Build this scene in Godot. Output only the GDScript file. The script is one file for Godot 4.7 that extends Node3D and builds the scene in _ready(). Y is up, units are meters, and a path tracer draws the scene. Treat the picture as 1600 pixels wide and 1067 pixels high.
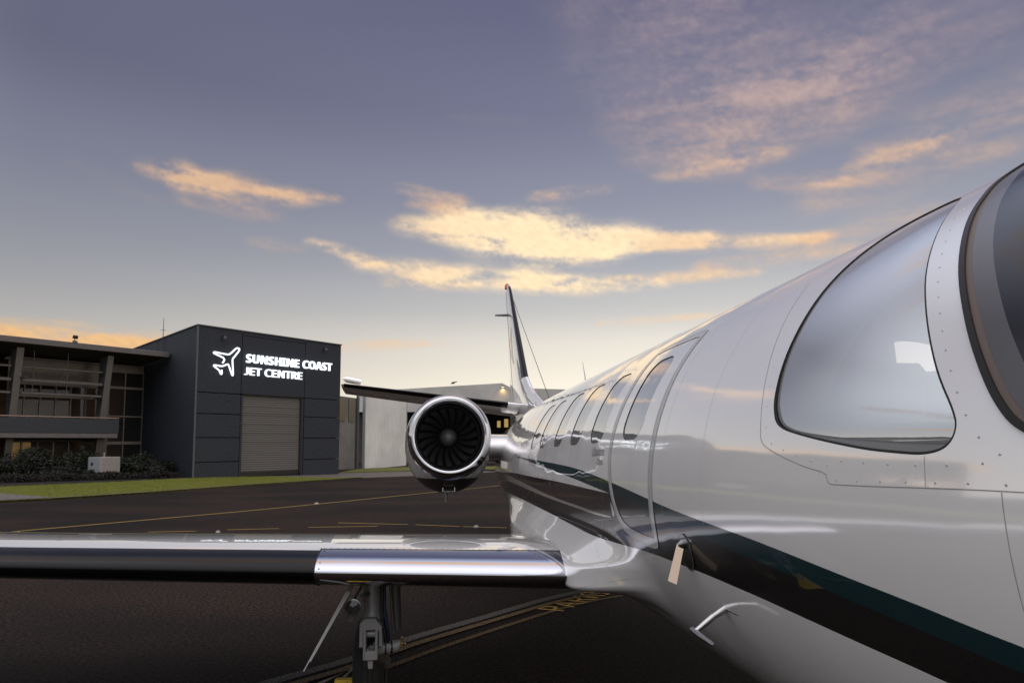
extends Node3D
# A parked business jet on an apron at dusk, looking aft along its right side towards a dark hangar hall.
# Aircraft measures: X to its left wing tip side (away from the camera), Y up, D metres aft; V() turns them into the jet's own axes.

const X0 := 1.598
const Y0 := -0.106
const R := 0.8
const EYE := 1.4
var M := {}
var jet: Node3D
var used := {}
var rng := RandomNumberGenerator.new()

class MB:
	var v := PackedVector3Array()
	var n := PackedVector3Array()
	func tri(a: Vector3, b: Vector3, c: Vector3, na: Vector3, nb: Vector3, nc: Vector3) -> void:
		if (c - a).cross(b - a).dot(na + nb + nc) < 0.0:
			v.append(a); v.append(c); v.append(b); n.append(na); n.append(nc); n.append(nb)
		else:
			v.append(a); v.append(b); v.append(c); n.append(na); n.append(nb); n.append(nc)
	func flat(a: Vector3, b: Vector3, c: Vector3, out: Vector3) -> void:
		var f := (b - a).cross(c - a)
		if f.length_squared() < 1e-16: return
		f = f.normalized()
		if f.dot(out) < 0.0: f = -f
		tri(a, b, c, f, f, f)
	func quad(a: Vector3, b: Vector3, c: Vector3, d: Vector3, out: Vector3) -> void:
		flat(a, b, c, out); flat(a, c, d, out)
	func box(t: Transform3D, size: Vector3, bevel := 0.0) -> void:
		# a box with chamfered edges, centred on t
		var h := size * 0.5
		var b := minf(bevel, minf(h.x, minf(h.y, h.z)) * 0.49)
		var pts := {}
		for sx in [-1, 1]:
			for sy in [-1, 1]:
				for sz in [-1, 1]:
					var s := Vector3(sx, sy, sz)
					for ax in 3:
						var p := s * (h - Vector3(b, b, b))
						p[ax] = s[ax] * h[ax]
						pts[[sx, sy, sz, ax]] = t * p
		var o := t.origin
		for ax in 3:
			var u := (ax + 1) % 3
			var w := (ax + 2) % 3
			for s in [-1, 1]:
				var q: Array = []
				for k in [[-1, -1], [1, -1], [1, 1], [-1, 1]]:
					var key := [0, 0, 0, ax]
					key[ax] = s; key[u] = k[0]; key[w] = k[1]
					q.append(pts[key])
				quad(q[0], q[1], q[2], q[3], t.basis[ax] * s)
			if b > 0.0:
				for k in [[-1, -1], [1, -1], [1, 1], [-1, 1]]:
					var q2: Array = []
					for pair in [[-1, u], [-1, w], [1, w], [1, u]]:
						var key2 := [0, 0, 0, pair[1]]
						key2[ax] = pair[0]; key2[u] = k[0]; key2[w] = k[1]
						q2.append(pts[key2])
					quad(q2[0], q2[1], q2[2], q2[3], t.basis[u] * k[0] + t.basis[w] * k[1])
		if b > 0.0:
			for sx in [-1, 1]:
				for sy in [-1, 1]:
					for sz in [-1, 1]:
						flat(pts[[sx, sy, sz, 0]], pts[[sx, sy, sz, 1]], pts[[sx, sy, sz, 2]], t.basis * Vector3(sx, sy, sz))
	func bx(at: Vector3, size: Vector3, bevel := 0.0) -> void:
		box(Transform3D(Basis(), at), size, bevel)
	func beam(a: Vector3, b: Vector3, w: float, h: float, bevel := 0.0, up := Vector3.UP) -> void:
		# a bar of w by h from a to b; h lies along up
		var z := (b - a).normalized()
		var x := up.cross(z).normalized()
		box(Transform3D(Basis(x, z.cross(x), z), (a + b) * 0.5), Vector3(w, h, a.distance_to(b)), bevel)
	func tube(path: Array, radii: Array, sides := 12, caps := true) -> void:
		var rings: Array = []
		var ups: Array = []
		var last := Vector3.ZERO
		for i in path.size():
			var a: Vector3 = path[maxi(i - 1, 0)]
			var b: Vector3 = path[mini(i + 1, path.size() - 1)]
			var z := (b - a).normalized()
			var x := last - z * last.dot(z)
			if x.length() < 0.01:
				x = (Vector3.UP if absf(z.y) < 0.9 else Vector3.RIGHT).cross(z)
			x = x.normalized(); last = x
			var y := z.cross(x)
			var ring: Array = []
			var nn: Array = []
			var rad: float = radii[mini(i, radii.size() - 1)]
			for k in sides + 1:
				var dirn := x * cos(TAU * k / sides) + y * sin(TAU * k / sides)
				ring.append(path[i] + dirn * rad); nn.append(dirn)
			rings.append(ring); ups.append(nn)
		for i in path.size() - 1:
			for k in sides:
				tri(rings[i][k], rings[i][k + 1], rings[i + 1][k + 1], ups[i][k], ups[i][k + 1], ups[i + 1][k + 1])
				tri(rings[i][k], rings[i + 1][k + 1], rings[i + 1][k], ups[i][k], ups[i + 1][k + 1], ups[i + 1][k])
		if caps:
			for e in [0, path.size() - 1]:
				var outw: Vector3 = (path[0] - path[1]) if e == 0 else (path[e] - path[e - 1])
				for k in sides:
					flat(path[e], rings[e][k], rings[e][k + 1], outw)
	func lathe(o: Vector3, axis: Vector3, prof: Array, sides := 48, side := Vector3.UP) -> void:
		# prof: Vector2(distance along the axis, radius); smooth normals
		var z := axis.normalized()
		var x := (side - z * side.dot(z)).normalized()
		var y := z.cross(x)
		for i in prof.size() - 1:
			var p: Vector2 = prof[i]
			var q: Vector2 = prof[i + 1]
			var tp: Vector2 = prof[i + 1] - prof[maxi(i - 1, 0)]
			var tq: Vector2 = prof[mini(i + 2, prof.size() - 1)] - prof[i]
			for k in sides:
				var a0 := TAU * k / sides
				var a1 := TAU * (k + 1) / sides
				var d0 := x * cos(a0) + y * sin(a0)
				var d1 := x * cos(a1) + y * sin(a1)
				var np0 := (d0 * tp.x - z * tp.y).normalized()
				var np1 := (d1 * tp.x - z * tp.y).normalized()
				var nq0 := (d0 * tq.x - z * tq.y).normalized()
				var nq1 := (d1 * tq.x - z * tq.y).normalized()
				var pa := o + z * p.x + d0 * p.y
				var pb := o + z * p.x + d1 * p.y
				var qa := o + z * q.x + d0 * q.y
				var qb := o + z * q.x + d1 * q.y
				tri(pa, pb, qb, np0, np1, nq1)
				tri(pa, qb, qa, np0, nq1, nq0)
	func prism(poly: PackedVector2Array, t: Transform3D, depth: float, bevel := 0.0) -> void:
		# poly in t's xy plane, from z = 0 back to z = -depth, front edges chamfered
		var front := poly
		if bevel > 0.0:
			var ins := Geometry2D.offset_polygon(poly, -bevel, Geometry2D.JOIN_MITER)
			if ins.size() == 1 and ins[0].size() == poly.size():
				front = ins[0]
		var idx := Geometry2D.triangulate_polygon(front)
		for i in range(0, idx.size(), 3):
			flat(t * v3(front[idx[i]], 0), t * v3(front[idx[i + 1]], 0), t * v3(front[idx[i + 2]], 0), t.basis.z)
		var back := Geometry2D.triangulate_polygon(poly)
		for i in range(0, back.size(), 3):
			flat(t * v3(poly[back[i]], -depth), t * v3(poly[back[i + 1]], -depth), t * v3(poly[back[i + 2]], -depth), -t.basis.z)
		var cw := 1.0 if Geometry2D.is_polygon_clockwise(poly) else -1.0
		var shift := 0
		if front.size() == poly.size() and bevel > 0.0:
			var best := 1e9
			for k in poly.size():
				if front[k].distance_to(poly[0]) < best:
					best = front[k].distance_to(poly[0]); shift = k
		for i in poly.size():
			var j := (i + 1) % poly.size()
			var e := poly[j] - poly[i]
			var o := t.basis * Vector3(-e.y * cw, e.x * cw, 0)
			quad(t * v3(poly[i], -bevel), t * v3(poly[j], -bevel), t * v3(poly[j], -depth), t * v3(poly[i], -depth), o)
			if bevel > 0.0 and front != poly:
				quad(t * v3(poly[i], -bevel), t * v3(poly[j], -bevel), t * v3(front[(j + shift) % poly.size()], 0), t * v3(front[(i + shift) % poly.size()], 0), o + t.basis.z * e.length())
	func v3(p: Vector2, z: float) -> Vector3:
		return Vector3(p.x, p.y, z)
	func mesh() -> ArrayMesh:
		var m := ArrayMesh.new()
		if v.size() == 0: return m
		var arr := []
		arr.resize(Mesh.ARRAY_MAX)
		arr[Mesh.ARRAY_VERTEX] = v
		arr[Mesh.ARRAY_NORMAL] = n
		m.add_surface_from_arrays(Mesh.PRIMITIVE_TRIANGLES, arr)
		return m

# ---------------------------------------------------------------- naming
func numbered(called: String) -> String:
	var k: int = used.get(called, 0)
	used[called] = k + 1
	return called if k == 0 else "%s_%03d" % [called, k]

func thing(called: String, label: String, category: String, at := Transform3D(), group := "") -> Node3D:
	var o := Node3D.new()
	o.name = numbered(called)
	add_child(o)
	o.transform = at
	return tag(o, label, category, group)

func tag(o: Node3D, label: String, category: String, group := "") -> Node3D:
	o.set_meta("label", label)
	o.set_meta("category", category)
	if group: o.set_meta("group", group)
	return o

func part(called: String, mb: MB, m: Material, parent: Node) -> MeshInstance3D:
	return put(called, mb.mesh(), m, parent)

func put(called: String, mesh: Mesh, m: Material, parent: Node) -> MeshInstance3D:
	var o := MeshInstance3D.new()
	o.name = numbered(called) if parent == self else called
	if parent != self and parent.has_node(NodePath(called)):
		var k := 1
		while parent.has_node(NodePath("%s_%03d" % [called, k])): k += 1
		o.name = "%s_%03d" % [called, k]
	o.mesh = mesh
	o.material_override = m
	parent.add_child(o, true)
	return o

func structure(called: String, mb: MB, m: Material) -> MeshInstance3D:
	var o := part(called, mb, m, self)
	o.set_meta("kind", "structure")
	return o

# ---------------------------------------------------------------- materials
func lin(r: float, g: float, b: float, a := 1.0) -> Color:
	var c := Color(r, g, b).linear_to_srgb()
	c.a = a
	return c

func mat(called: String, c: Color, rough := 0.6, metal := 0.0, coat := 0.0, coat_rough := 0.02) -> StandardMaterial3D:
	var m := StandardMaterial3D.new()
	m.resource_name = called
	m.albedo_color = c
	m.roughness = rough
	m.metallic = metal
	if coat > 0.0:
		m.clearcoat_enabled = true
		m.clearcoat = coat
		m.clearcoat_roughness = coat_rough
	M[called] = m
	return m

func noise_tex(freq: float, lo: Color, hi: Color, sd: int, octaves := 4, size := 512, normal := false, a := 0.25, b := 0.75) -> NoiseTexture2D:
	var f := FastNoiseLite.new()
	f.seed = sd
	f.noise_type = FastNoiseLite.TYPE_SIMPLEX_SMOOTH
	f.frequency = freq
	f.fractal_octaves = octaves
	var t := NoiseTexture2D.new()
	t.width = size; t.height = size
	t.seamless = true
	t.noise = f
	if normal:
		t.as_normal_map = true
		t.bump_strength = 6.0
	else:
		var g := Gradient.new()
		g.set_color(0, lo); g.set_color(1, hi)
		g.set_offset(0, a); g.set_offset(1, b)
		t.color_ramp = g
	return t

func grain(m: StandardMaterial3D, metres: float, freq: float, lo: float, hi: float, sd: int, bump := 0.0, octaves := 5) -> StandardMaterial3D:
	# uneven tone, and fine relief where bump is given
	m.albedo_texture = noise_tex(freq, Color(lo, lo, lo), Color(hi, hi, hi), sd, octaves)
	m.uv1_triplanar = true
	m.uv1_world_triplanar = true
	m.uv1_scale = Vector3.ONE / metres
	if bump > 0.0:
		m.normal_enabled = true
		m.normal_texture = noise_tex(freq * 2.0, Color.BLACK, Color.WHITE, sd + 7, 4, 512, true)
		m.normal_scale = bump
	return m

func make_materials() -> void:
	mat("white_paint", lin(0.92, 0.905, 0.895), 0.09, 0.27, 1.0, 0.015)
	mat("teal_paint", lin(0.003, 0.022, 0.028), 0.35, 0.0, 1.0, 0.015)
	mat("black_paint", lin(0.008, 0.0075, 0.008), 0.35, 0.0, 1.0, 0.015)
	mat("brown_paint", lin(0.02, 0.015, 0.013), 0.35, 0.0, 1.0, 0.02)
	mat("taupe_paint", lin(0.24, 0.22, 0.205), 0.35, 0.0, 1.0, 0.02)
	mat("seal_grey", lin(0.12, 0.125, 0.13), 0.4, 0.0, 0.6, 0.05)
	mat("seam", lin(0.25, 0.245, 0.24), 0.6)
	mat("rivet_metal", lin(0.5, 0.49, 0.48), 0.35, 0.4)
	var ch := mat("chrome", lin(0.60, 0.61, 0.66), 0.05, 1.0)
	ch.normal_enabled = true
	ch.normal_texture = noise_tex(0.006, Color.BLACK, Color.WHITE, 5, 2, 256, true)
	ch.normal_scale = 0.03
	ch.uv1_triplanar = true
	ch.uv1_scale = Vector3(1.2, 1.2, 1.2)
	mat("lip_metal", lin(0.6, 0.6, 0.61), 0.12, 1.0)
	mat("boot_rubber", lin(0.004, 0.004, 0.0045), 0.16, 0.0)
	M.boot_rubber.metallic_specular = 0.32
	mat("seal_black", lin(0.006, 0.006, 0.006), 0.45)
	mat("seal_brown", lin(0.13, 0.10, 0.085), 0.4)
	mat("frit_grey", lin(0.085, 0.082, 0.085), 0.3, 0.0, 0.5, 0.02)
	var g := mat("coated_glass", lin(0.86, 0.88, 0.9, 0.06), 0.02, 0.68)
	g.transparency = BaseMaterial3D.TRANSPARENCY_ALPHA
	var t := mat("tinted_glass", lin(0.03, 0.03, 0.034, 0.8), 0.02, 0.06)
	t.transparency = BaseMaterial3D.TRANSPARENCY_ALPHA
	var w := mat("window_glass", lin(0.92, 0.92, 0.92, 0.05), 0.03, 0.85)
	w.transparency = BaseMaterial3D.TRANSPARENCY_ALPHA
	mat("liner", lin(0.02, 0.019, 0.018), 0.8)
	mat("cockpit_black", lin(0.015, 0.015, 0.016), 0.7)
	mat("fan_metal", lin(0.06, 0.056, 0.055), 0.4, 0.6)
	mat("duct", lin(0.02, 0.02, 0.02), 0.6)
	mat("gear_grey", lin(0.24, 0.232, 0.23), 0.4, 0.0, 0.3, 0.2)
	mat("steel", lin(0.5, 0.5, 0.5), 0.25, 1.0)
	mat("hose_blue", lin(0.01, 0.02, 0.06), 0.5)
	grain(mat("tyre_rubber", lin(0.012, 0.012, 0.012), 0.75), 0.3, 0.05, 0.6, 1.0, 3, 0.3)
	mat("brass", lin(0.6, 0.42, 0.2), 0.3, 1.0)
	mat("lamp_lens", lin(0.05, 0.05, 0.055), 0.05, 0.0, 1.0)
	mat("chock_yellow", lin(0.5, 0.34, 0.016), 0.6)
	mat("print_black", lin(0.01, 0.01, 0.01), 0.6)
	mat("rope", lin(0.4, 0.36, 0.3), 0.9)
	mat("letter_grey", lin(0.10, 0.09, 0.09), 0.4)
	mat("beacon_red", lin(0.5, 0.02, 0.02), 0.2, 0.0, 1.0)
	# place
	var a := mat("asphalt", lin(1, 1, 1), 0.82)
	var at := NoiseTexture2D.new()
	at = noise_tex(0.045, lin(0.004, 0.0022, 0.0016), lin(0.056, 0.0305, 0.022), 21, 5, 1024, false, 0.36, 0.68)
	a.albedo_texture = at
	a.uv1_triplanar = true; a.uv1_world_triplanar = true
	a.uv1_scale = Vector3.ONE / 1.9
	a.normal_enabled = true
	a.normal_texture = noise_tex(0.3, Color.BLACK, Color.WHITE, 22, 3, 1024, true)
	a.normal_scale = 1.4
	a.metallic_specular = 0.3
	a.detail_enabled = true
	a.detail_blend_mode = BaseMaterial3D.BLEND_MODE_MUL
	a.detail_uv_layer = BaseMaterial3D.DETAIL_UV_2
	a.detail_albedo = noise_tex(0.012, Color(0.62, 0.62, 0.63), Color(1.0, 0.99, 0.98), 23, 5, 512, false, 0.25, 0.7)
	a.uv2_triplanar = true; a.uv2_world_triplanar = true
	a.uv2_scale = Vector3(0.021, 0.021, 0.047)
	grain(mat("line_yellow", lin(0.4464, 0.2808, 0.054), 0.8), 0.9, 0.08, 0.55, 1.0, 31, 0.5)
	grain(mat("line_bright", lin(0.85, 0.52, 0.10), 0.8), 0.9, 0.08, 0.6, 1.0, 32, 0.5)
	grain(mat("line_faded", lin(0.24, 0.14, 0.04), 0.85), 0.8, 0.07, 0.3, 1.0, 33, 0.5)
	grain(mat("line_grey", lin(0.12, 0.105, 0.09), 0.85), 0.8, 0.07, 0.3, 1.0, 35, 0.5)
	grain(mat("concrete", lin(0.1658, 0.1436, 0.1271), 0.85), 2.3, 0.03, 0.6, 1.0, 41, 0.3)
	grain(mat("kerb_concrete", lin(0.1658, 0.1271, 0.0884), 0.85), 1.3, 0.05, 0.6, 1.0, 42, 0.3)
	grain(mat("turf", lin(0.1814, 0.1944, 0.0259), 0.95), 3.0, 0.05, 0.55, 1.0, 43, 0.6)
	mat("blade_green", lin(0.216, 0.2333, 0.0302), 0.9)
	grain(mat("soil", lin(0.0106, 0.0072, 0.0062), 0.95), 1.0, 0.1, 0.4, 1.0, 45, 0.8)
	grain(mat("tilt_panel", lin(0.0195, 0.0255, 0.038), 0.75), 1.7, 0.02, 0.8, 1.0, 51, 0.25)
	mat("joint_dark", lin(0.016, 0.017, 0.02), 0.8)
	mat("flashing", lin(0.066, 0.072, 0.084), 0.5)
	grain(mat("door_slat", lin(0.1086, 0.103, 0.0975), 0.55), 1.1, 0.03, 0.85, 1.0, 54)
	var sign_face := mat("sign_light", lin(0.9, 0.92, 0.95), 0.5)
	sign_face.emission_enabled = true
	sign_face.emission = Color(0.93, 0.97, 1.0)
	sign_face.emission_energy_multiplier = 1.15
	mat("sign_side", lin(0.5, 0.52, 0.55), 0.5)
	grain(mat("fascia_grey", lin(0.1125, 0.1055, 0.1099), 0.6), 2.2, 0.02, 0.85, 1.0, 56)
	mat("soffit", lin(0.051, 0.045, 0.0408), 0.8)
	grain(mat("column_grey", lin(0.1249, 0.119, 0.1172), 0.6), 1.6, 0.03, 0.85, 1.0, 57)
	grain(mat("parapet_blue", lin(0.014, 0.022, 0.036), 0.6), 1.5, 0.02, 0.85, 1.0, 58)
	grain(mat("cladding", lin(0.0924, 0.0885, 0.0935), 0.55), 2.0, 0.02, 0.85, 1.0, 59)
	mat("mullion", lin(0.0975, 0.0955, 0.0943), 0.5, 0.3)
	mat("copper_rail", lin(0.28, 0.21, 0.17), 0.3, 0.7)
	mat("room_wall", lin(0.10, 0.065, 0.045), 0.9)
	mat("room_dark", lin(0.02, 0.018, 0.016), 0.9)
	var lit := mat("lit_window_blind", lin(0.5, 0.36, 0.18), 0.9)
	lit.emission_enabled = true
	lit.emission = lin(0.8, 0.5, 0.18)
	lit.emission_energy_multiplier = 0.14
	var pane := mat("building_glass", lin(0.03, 0.03, 0.035, 0.35), 0.04)
	pane.transparency = BaseMaterial3D.TRANSPARENCY_ALPHA
	grain(mat("cabinet_white", lin(0.345, 0.3243, 0.3036), 0.6), 1.0, 0.03, 0.85, 1.0, 61)
	mat("cabinet_shade_grey", lin(0.252, 0.266, 0.294), 0.6)  # shade on the white cabinet's front put into a bluish grey
	mat("vent_dark", lin(0.02, 0.022, 0.05), 0.6)
	grain(mat("shed_grey", lin(0.1674, 0.1632, 0.159), 0.6, 0.1), 30.0, 0.02, 0.85, 1.0, 62)
	grain(mat("door_leaf", lin(0.658, 0.665, 0.665), 0.5), 40.0, 0.02, 0.9, 1.0, 63)
	grain(mat("hangar_roof", lin(0.498, 0.489, 0.4712), 0.55), 40.0, 0.02, 0.9, 1.0, 64)
	mat("hangar_inside", lin(0.1, 0.095, 0.09), 0.9)
	var sky_panel := mat("lit_window_panel", lin(0.6, 0.45, 0.2), 0.9)
	sky_panel.emission_enabled = true
	sky_panel.emission = lin(0.95, 0.62, 0.2)
	sky_panel.emission_energy_multiplier = 0.42
	var warm := mat("lamp_warm", lin(0.9, 0.8, 0.6), 0.5)
	warm.emission_enabled = true
	warm.emission = lin(1.0, 0.75, 0.42)
	warm.emission_energy_multiplier = 2.0
	mat("fitting_dark", lin(0.03, 0.03, 0.03), 0.5)
	mat("strip_window", lin(0.12, 0.10, 0.06), 0.3)
	for k in 3:
		var lf := mat("leaf_%d" % k, lin([0.006, 0.008, 0.0045][k], [0.0095, 0.0125, 0.007][k], [0.0042, 0.0045, 0.0035][k]), 0.7)
		lf.backlight_enabled = true
		lf.backlight = lin(0.008, 0.012, 0.003)
	mat("leaf_red", lin(0.0109, 0.0062, 0.0059), 0.75)
	mat("bark", lin(0.03, 0.024, 0.018), 0.9)
	mat("wooded", lin(0.02, 0.022, 0.018), 0.95)

# ---------------------------------------------------------------- sky
func smooth(a: float, b: float, x: float) -> float:
	var t := clampf((x - a) / (b - a), 0.0, 1.0)
	return t * t * (3.0 - 2.0 * t)

func ramp(stops: Array, x: float) -> Vector3:
	for i in stops.size() - 1:
		if x <= stops[i + 1][0]:
			var t := clampf((x - stops[i][0]) / (stops[i + 1][0] - stops[i][0]), 0.0, 1.0)
			t = t * t * (3.0 - 2.0 * t) * 0.4 + t * 0.6
			return (stops[i][1] as Vector3).lerp(stops[i + 1][1], t)
	return stops[-1][1]

func make_sky() -> PanoramaSkyMaterial:
	var W := 2880
	var H := 1440
	var half := H / 2
	var cd := PackedFloat32Array(); cd.resize(W * half)
	var cr := PackedFloat32Array(); cr.resize(W * half)
	# cloud strokes: azimuth, elevation of both ends, half-thickness (degrees), density, hue 0 pink .. 1 gold
	var S: Array = [
		[-29.5, 20.7, -26, 20.3, 1.1, 1.0, 0.5], [-27, 20.2, -20, 20.15, 1.2, 1.0, 0.5], [-21, 20.3, -16, 20.3, 0.6, 0.9, 0.5], [-27, 18.6, -21, 18.4, 0.9, 0.35, 0.3],
		[-9, 18.6, -1, 18.4, 1.3, 1.1, 0.85], [-3, 18.9, 9, 17.6, 1.9, 1.25, 1.0], [-2, 17.2, 8, 16.6, 1.6, 1.2, 1.0], [6, 17.6, 17, 17.2, 0.8, 1.0, 0.8], [12, 16.8, 26, 16.2, 0.65, 1.0, 0.75],
		[-17.6, 16.7, -12, 15.4, 0.55, 1.1, 0.8], [-13, 15.2, -5, 14.8, 1.0, 1.0, 0.85], [-11, 13.7, -4, 13.8, 0.7, 0.6, 0.75], [-7, 14.4, 6, 14.0, 1.0, 1.1, 0.95], [2, 13.6, 13, 13.6, 0.75, 1.1, 0.9], [9, 14.1, 21, 13.9, 0.55, 0.9, 0.75], [17, 14.9, 30, 15.0, 0.7, 0.7, 0.65], [26, 16, 34, 17, 0.9, 0.45, 0.5],
		[-10, 21.7, -5, 21.0, 0.8, 0.55, 0.55], [-9, 20.4, -5, 20.0, 0.6, 0.5, 0.6], [2.5, 21.3, 8.5, 21.7, 0.7, 0.55, 0.6], [-22.5, 16.3, -19, 16.0, 0.7, 0.4, 0.45], [-35, 19.8, -30, 18.4, 1.0, 0.25, 0.3], [-6, 27.5, 1, 27.3, 0.6, 0.22, 0.2],
		[8, 10.4, 19, 10.7, 0.4, 0.75, 0.75], [-16, 8.0, -6.5, 8.7, 0.5, 0.8, 0.7], [-47, 7.3, -26, 7.8, 0.95, 1.25, 0.7], [-40, 6.6, -24, 7.0, 0.9, 1.1, 0.66], [-52, 6.9, -40, 6.8, 1.2, 1.0, 0.6],
		[8, 31, 20, 33, 3.2, 0.36, 0.0], [12, 27, 26, 28, 3.8, 0.46, 0.15], [14, 24, 27, 24.5, 2.6, 0.44, 0.3], [20, 29, 36, 31, 3.8, 0.33, 0.0], [7, 35, 24, 37, 3.2, 0.34, 0.0], [14, 22.4, 23, 23.0, 0.8, 0.6, 0.4], [25, 27, 38, 27.5, 2.6, 0.4, 0.1],
		[27, 20.2, 34, 21.6, 1.1, 0.45, 0.4], [31, 21.6, 44, 22.4, 1.4, 0.5, 0.4], [26, 18.6, 38, 20, 1.6, 0.4, 0.35], [34, 23.5, 46, 25, 1.6, 0.35, 0.2], [22, 20.8, 28, 20.2, 0.9, 0.4, 0.35], [-4, 38, 10, 40, 2.2, 0.3, 0.0]]
	# the same kinds of cloud go on round the sky and overhead
	var r := RandomNumberGenerator.new()
	r.seed = 77
	for k in 44:
		var az := r.randf_range(50.0, 282.0)
		var el := r.randf_range(7.0, 30.0) if k % 3 else r.randf_range(8.0, 13.0)
		var ln := r.randf_range(8.0, 26.0)
		S.append([az, el, az + ln, el + r.randf_range(-1.2, 1.2), r.randf_range(0.5, 1.6), r.randf_range(0.5, 1.1), 0.5 if el < 20.0 else 0.2])
	for k in 14:
		var az2 := r.randf_range(0.0, 360.0)
		var el2 := r.randf_range(44.0, 68.0)
		S.append([az2, el2, az2 + r.randf_range(10, 25), el2 + r.randf_range(-2, 2), r.randf_range(1.5, 3.5), r.randf_range(0.25, 0.5), 0.05])
	# a long glowing band of cloud crosses overhead, the stripe in the polished wing edge
	for q in [[-98, 38, -62, 48, 6.0], [-62, 48, -32, 53, 6.8], [-32, 53, 0, 55.5, 7.2], [0, 55.5, 32, 53, 7.2], [32, 53, 62, 48, 6.8], [62, 48, 98, 38, 6.0]]:
		S.append([q[0], q[1], q[2], q[3], q[4], 1.2, 0.6])
	var pd := W / 360.0
	for s in S:
		var reach: float = s[4] * 2.6
		var x0 := int(floor((minf(s[0], s[2]) - reach * 2.2) * pd))
		var x1 := int(ceil((maxf(s[0], s[2]) + reach * 2.2) * pd))
		var y0 := maxi(0, int((minf(s[1], s[3]) - reach) * pd))
		var y1 := mini(half - 1, int((maxf(s[1], s[3]) + reach) * pd))
		var dx: float = s[2] - s[0]
		var dy: float = s[3] - s[1]
		for y in range(y0, y1 + 1):
			var el3 := (y + 0.5) / pd
			for x in range(x0, x1 + 1):
				var a3 := (x + 0.5) / pd
				var t: float = clampf((a3 - s[0]) / maxf(dx, 0.01), 0.0, 1.0)
				var ex: float = (a3 - (s[0] + dx * t)) * 0.45
				var ey: float = el3 - (s[1] + dy * t)
				var taper: float = s[4] * (0.55 + 0.45 * sin(PI * clampf(t, 0.08, 0.92)))
				var q := (ex * ex + ey * ey) / (taper * taper)
				if q < 6.0:
					var i := y * W + posmod(x, W)
					var dens: float = s[5] * exp(-q)
					cd[i] += dens
					cr[i] += dens * s[6]
	var wisp := FastNoiseLite.new()
	wisp.seed = 4; wisp.frequency = 1.0; wisp.fractal_octaves = 6; wisp.fractal_gain = 0.58
	wisp.domain_warp_enabled = true; wisp.domain_warp_amplitude = 0.35; wisp.domain_warp_frequency = 1.6; wisp.domain_warp_fractal_octaves = 3
	var fine := FastNoiseLite.new()
	fine.seed = 9; fine.frequency = 1.0; fine.fractal_octaves = 4
	var top := Vector3(1.72, 1.64, 1.70)  # overhead sky made far brighter than the visible sky to light the jet
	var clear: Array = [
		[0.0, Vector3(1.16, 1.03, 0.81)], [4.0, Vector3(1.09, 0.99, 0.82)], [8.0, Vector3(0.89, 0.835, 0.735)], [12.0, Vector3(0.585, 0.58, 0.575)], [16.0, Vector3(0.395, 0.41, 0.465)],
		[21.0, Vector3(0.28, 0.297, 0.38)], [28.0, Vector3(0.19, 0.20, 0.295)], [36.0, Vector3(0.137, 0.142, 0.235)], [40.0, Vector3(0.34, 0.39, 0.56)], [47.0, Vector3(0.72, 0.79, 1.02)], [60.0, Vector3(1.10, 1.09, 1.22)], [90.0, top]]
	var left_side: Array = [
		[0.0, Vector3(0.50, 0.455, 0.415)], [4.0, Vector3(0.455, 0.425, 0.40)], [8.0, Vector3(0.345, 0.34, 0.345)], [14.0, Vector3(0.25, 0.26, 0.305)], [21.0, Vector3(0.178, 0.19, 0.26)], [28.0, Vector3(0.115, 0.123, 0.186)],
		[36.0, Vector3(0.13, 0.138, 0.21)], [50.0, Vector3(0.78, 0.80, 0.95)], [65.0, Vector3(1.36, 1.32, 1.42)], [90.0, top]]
	# the sky behind the camera, raised beyond what is mirrored to light the fuselage
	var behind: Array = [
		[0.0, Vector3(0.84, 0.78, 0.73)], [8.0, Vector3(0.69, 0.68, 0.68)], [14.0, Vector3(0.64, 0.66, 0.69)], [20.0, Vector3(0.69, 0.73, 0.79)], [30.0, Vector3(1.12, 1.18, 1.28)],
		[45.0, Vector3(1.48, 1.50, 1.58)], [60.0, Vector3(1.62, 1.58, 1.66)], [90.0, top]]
	var data := PackedFloat32Array()
	data.resize(W * H * 3)
	var sun_az := 18.0
	var glow := PackedFloat32Array(); glow.resize(W)
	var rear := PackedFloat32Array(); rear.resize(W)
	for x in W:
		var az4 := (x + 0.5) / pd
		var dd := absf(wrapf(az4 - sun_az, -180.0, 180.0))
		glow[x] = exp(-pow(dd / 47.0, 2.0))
		rear[x] = smooth(55.0, 98.0, dd)
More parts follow.
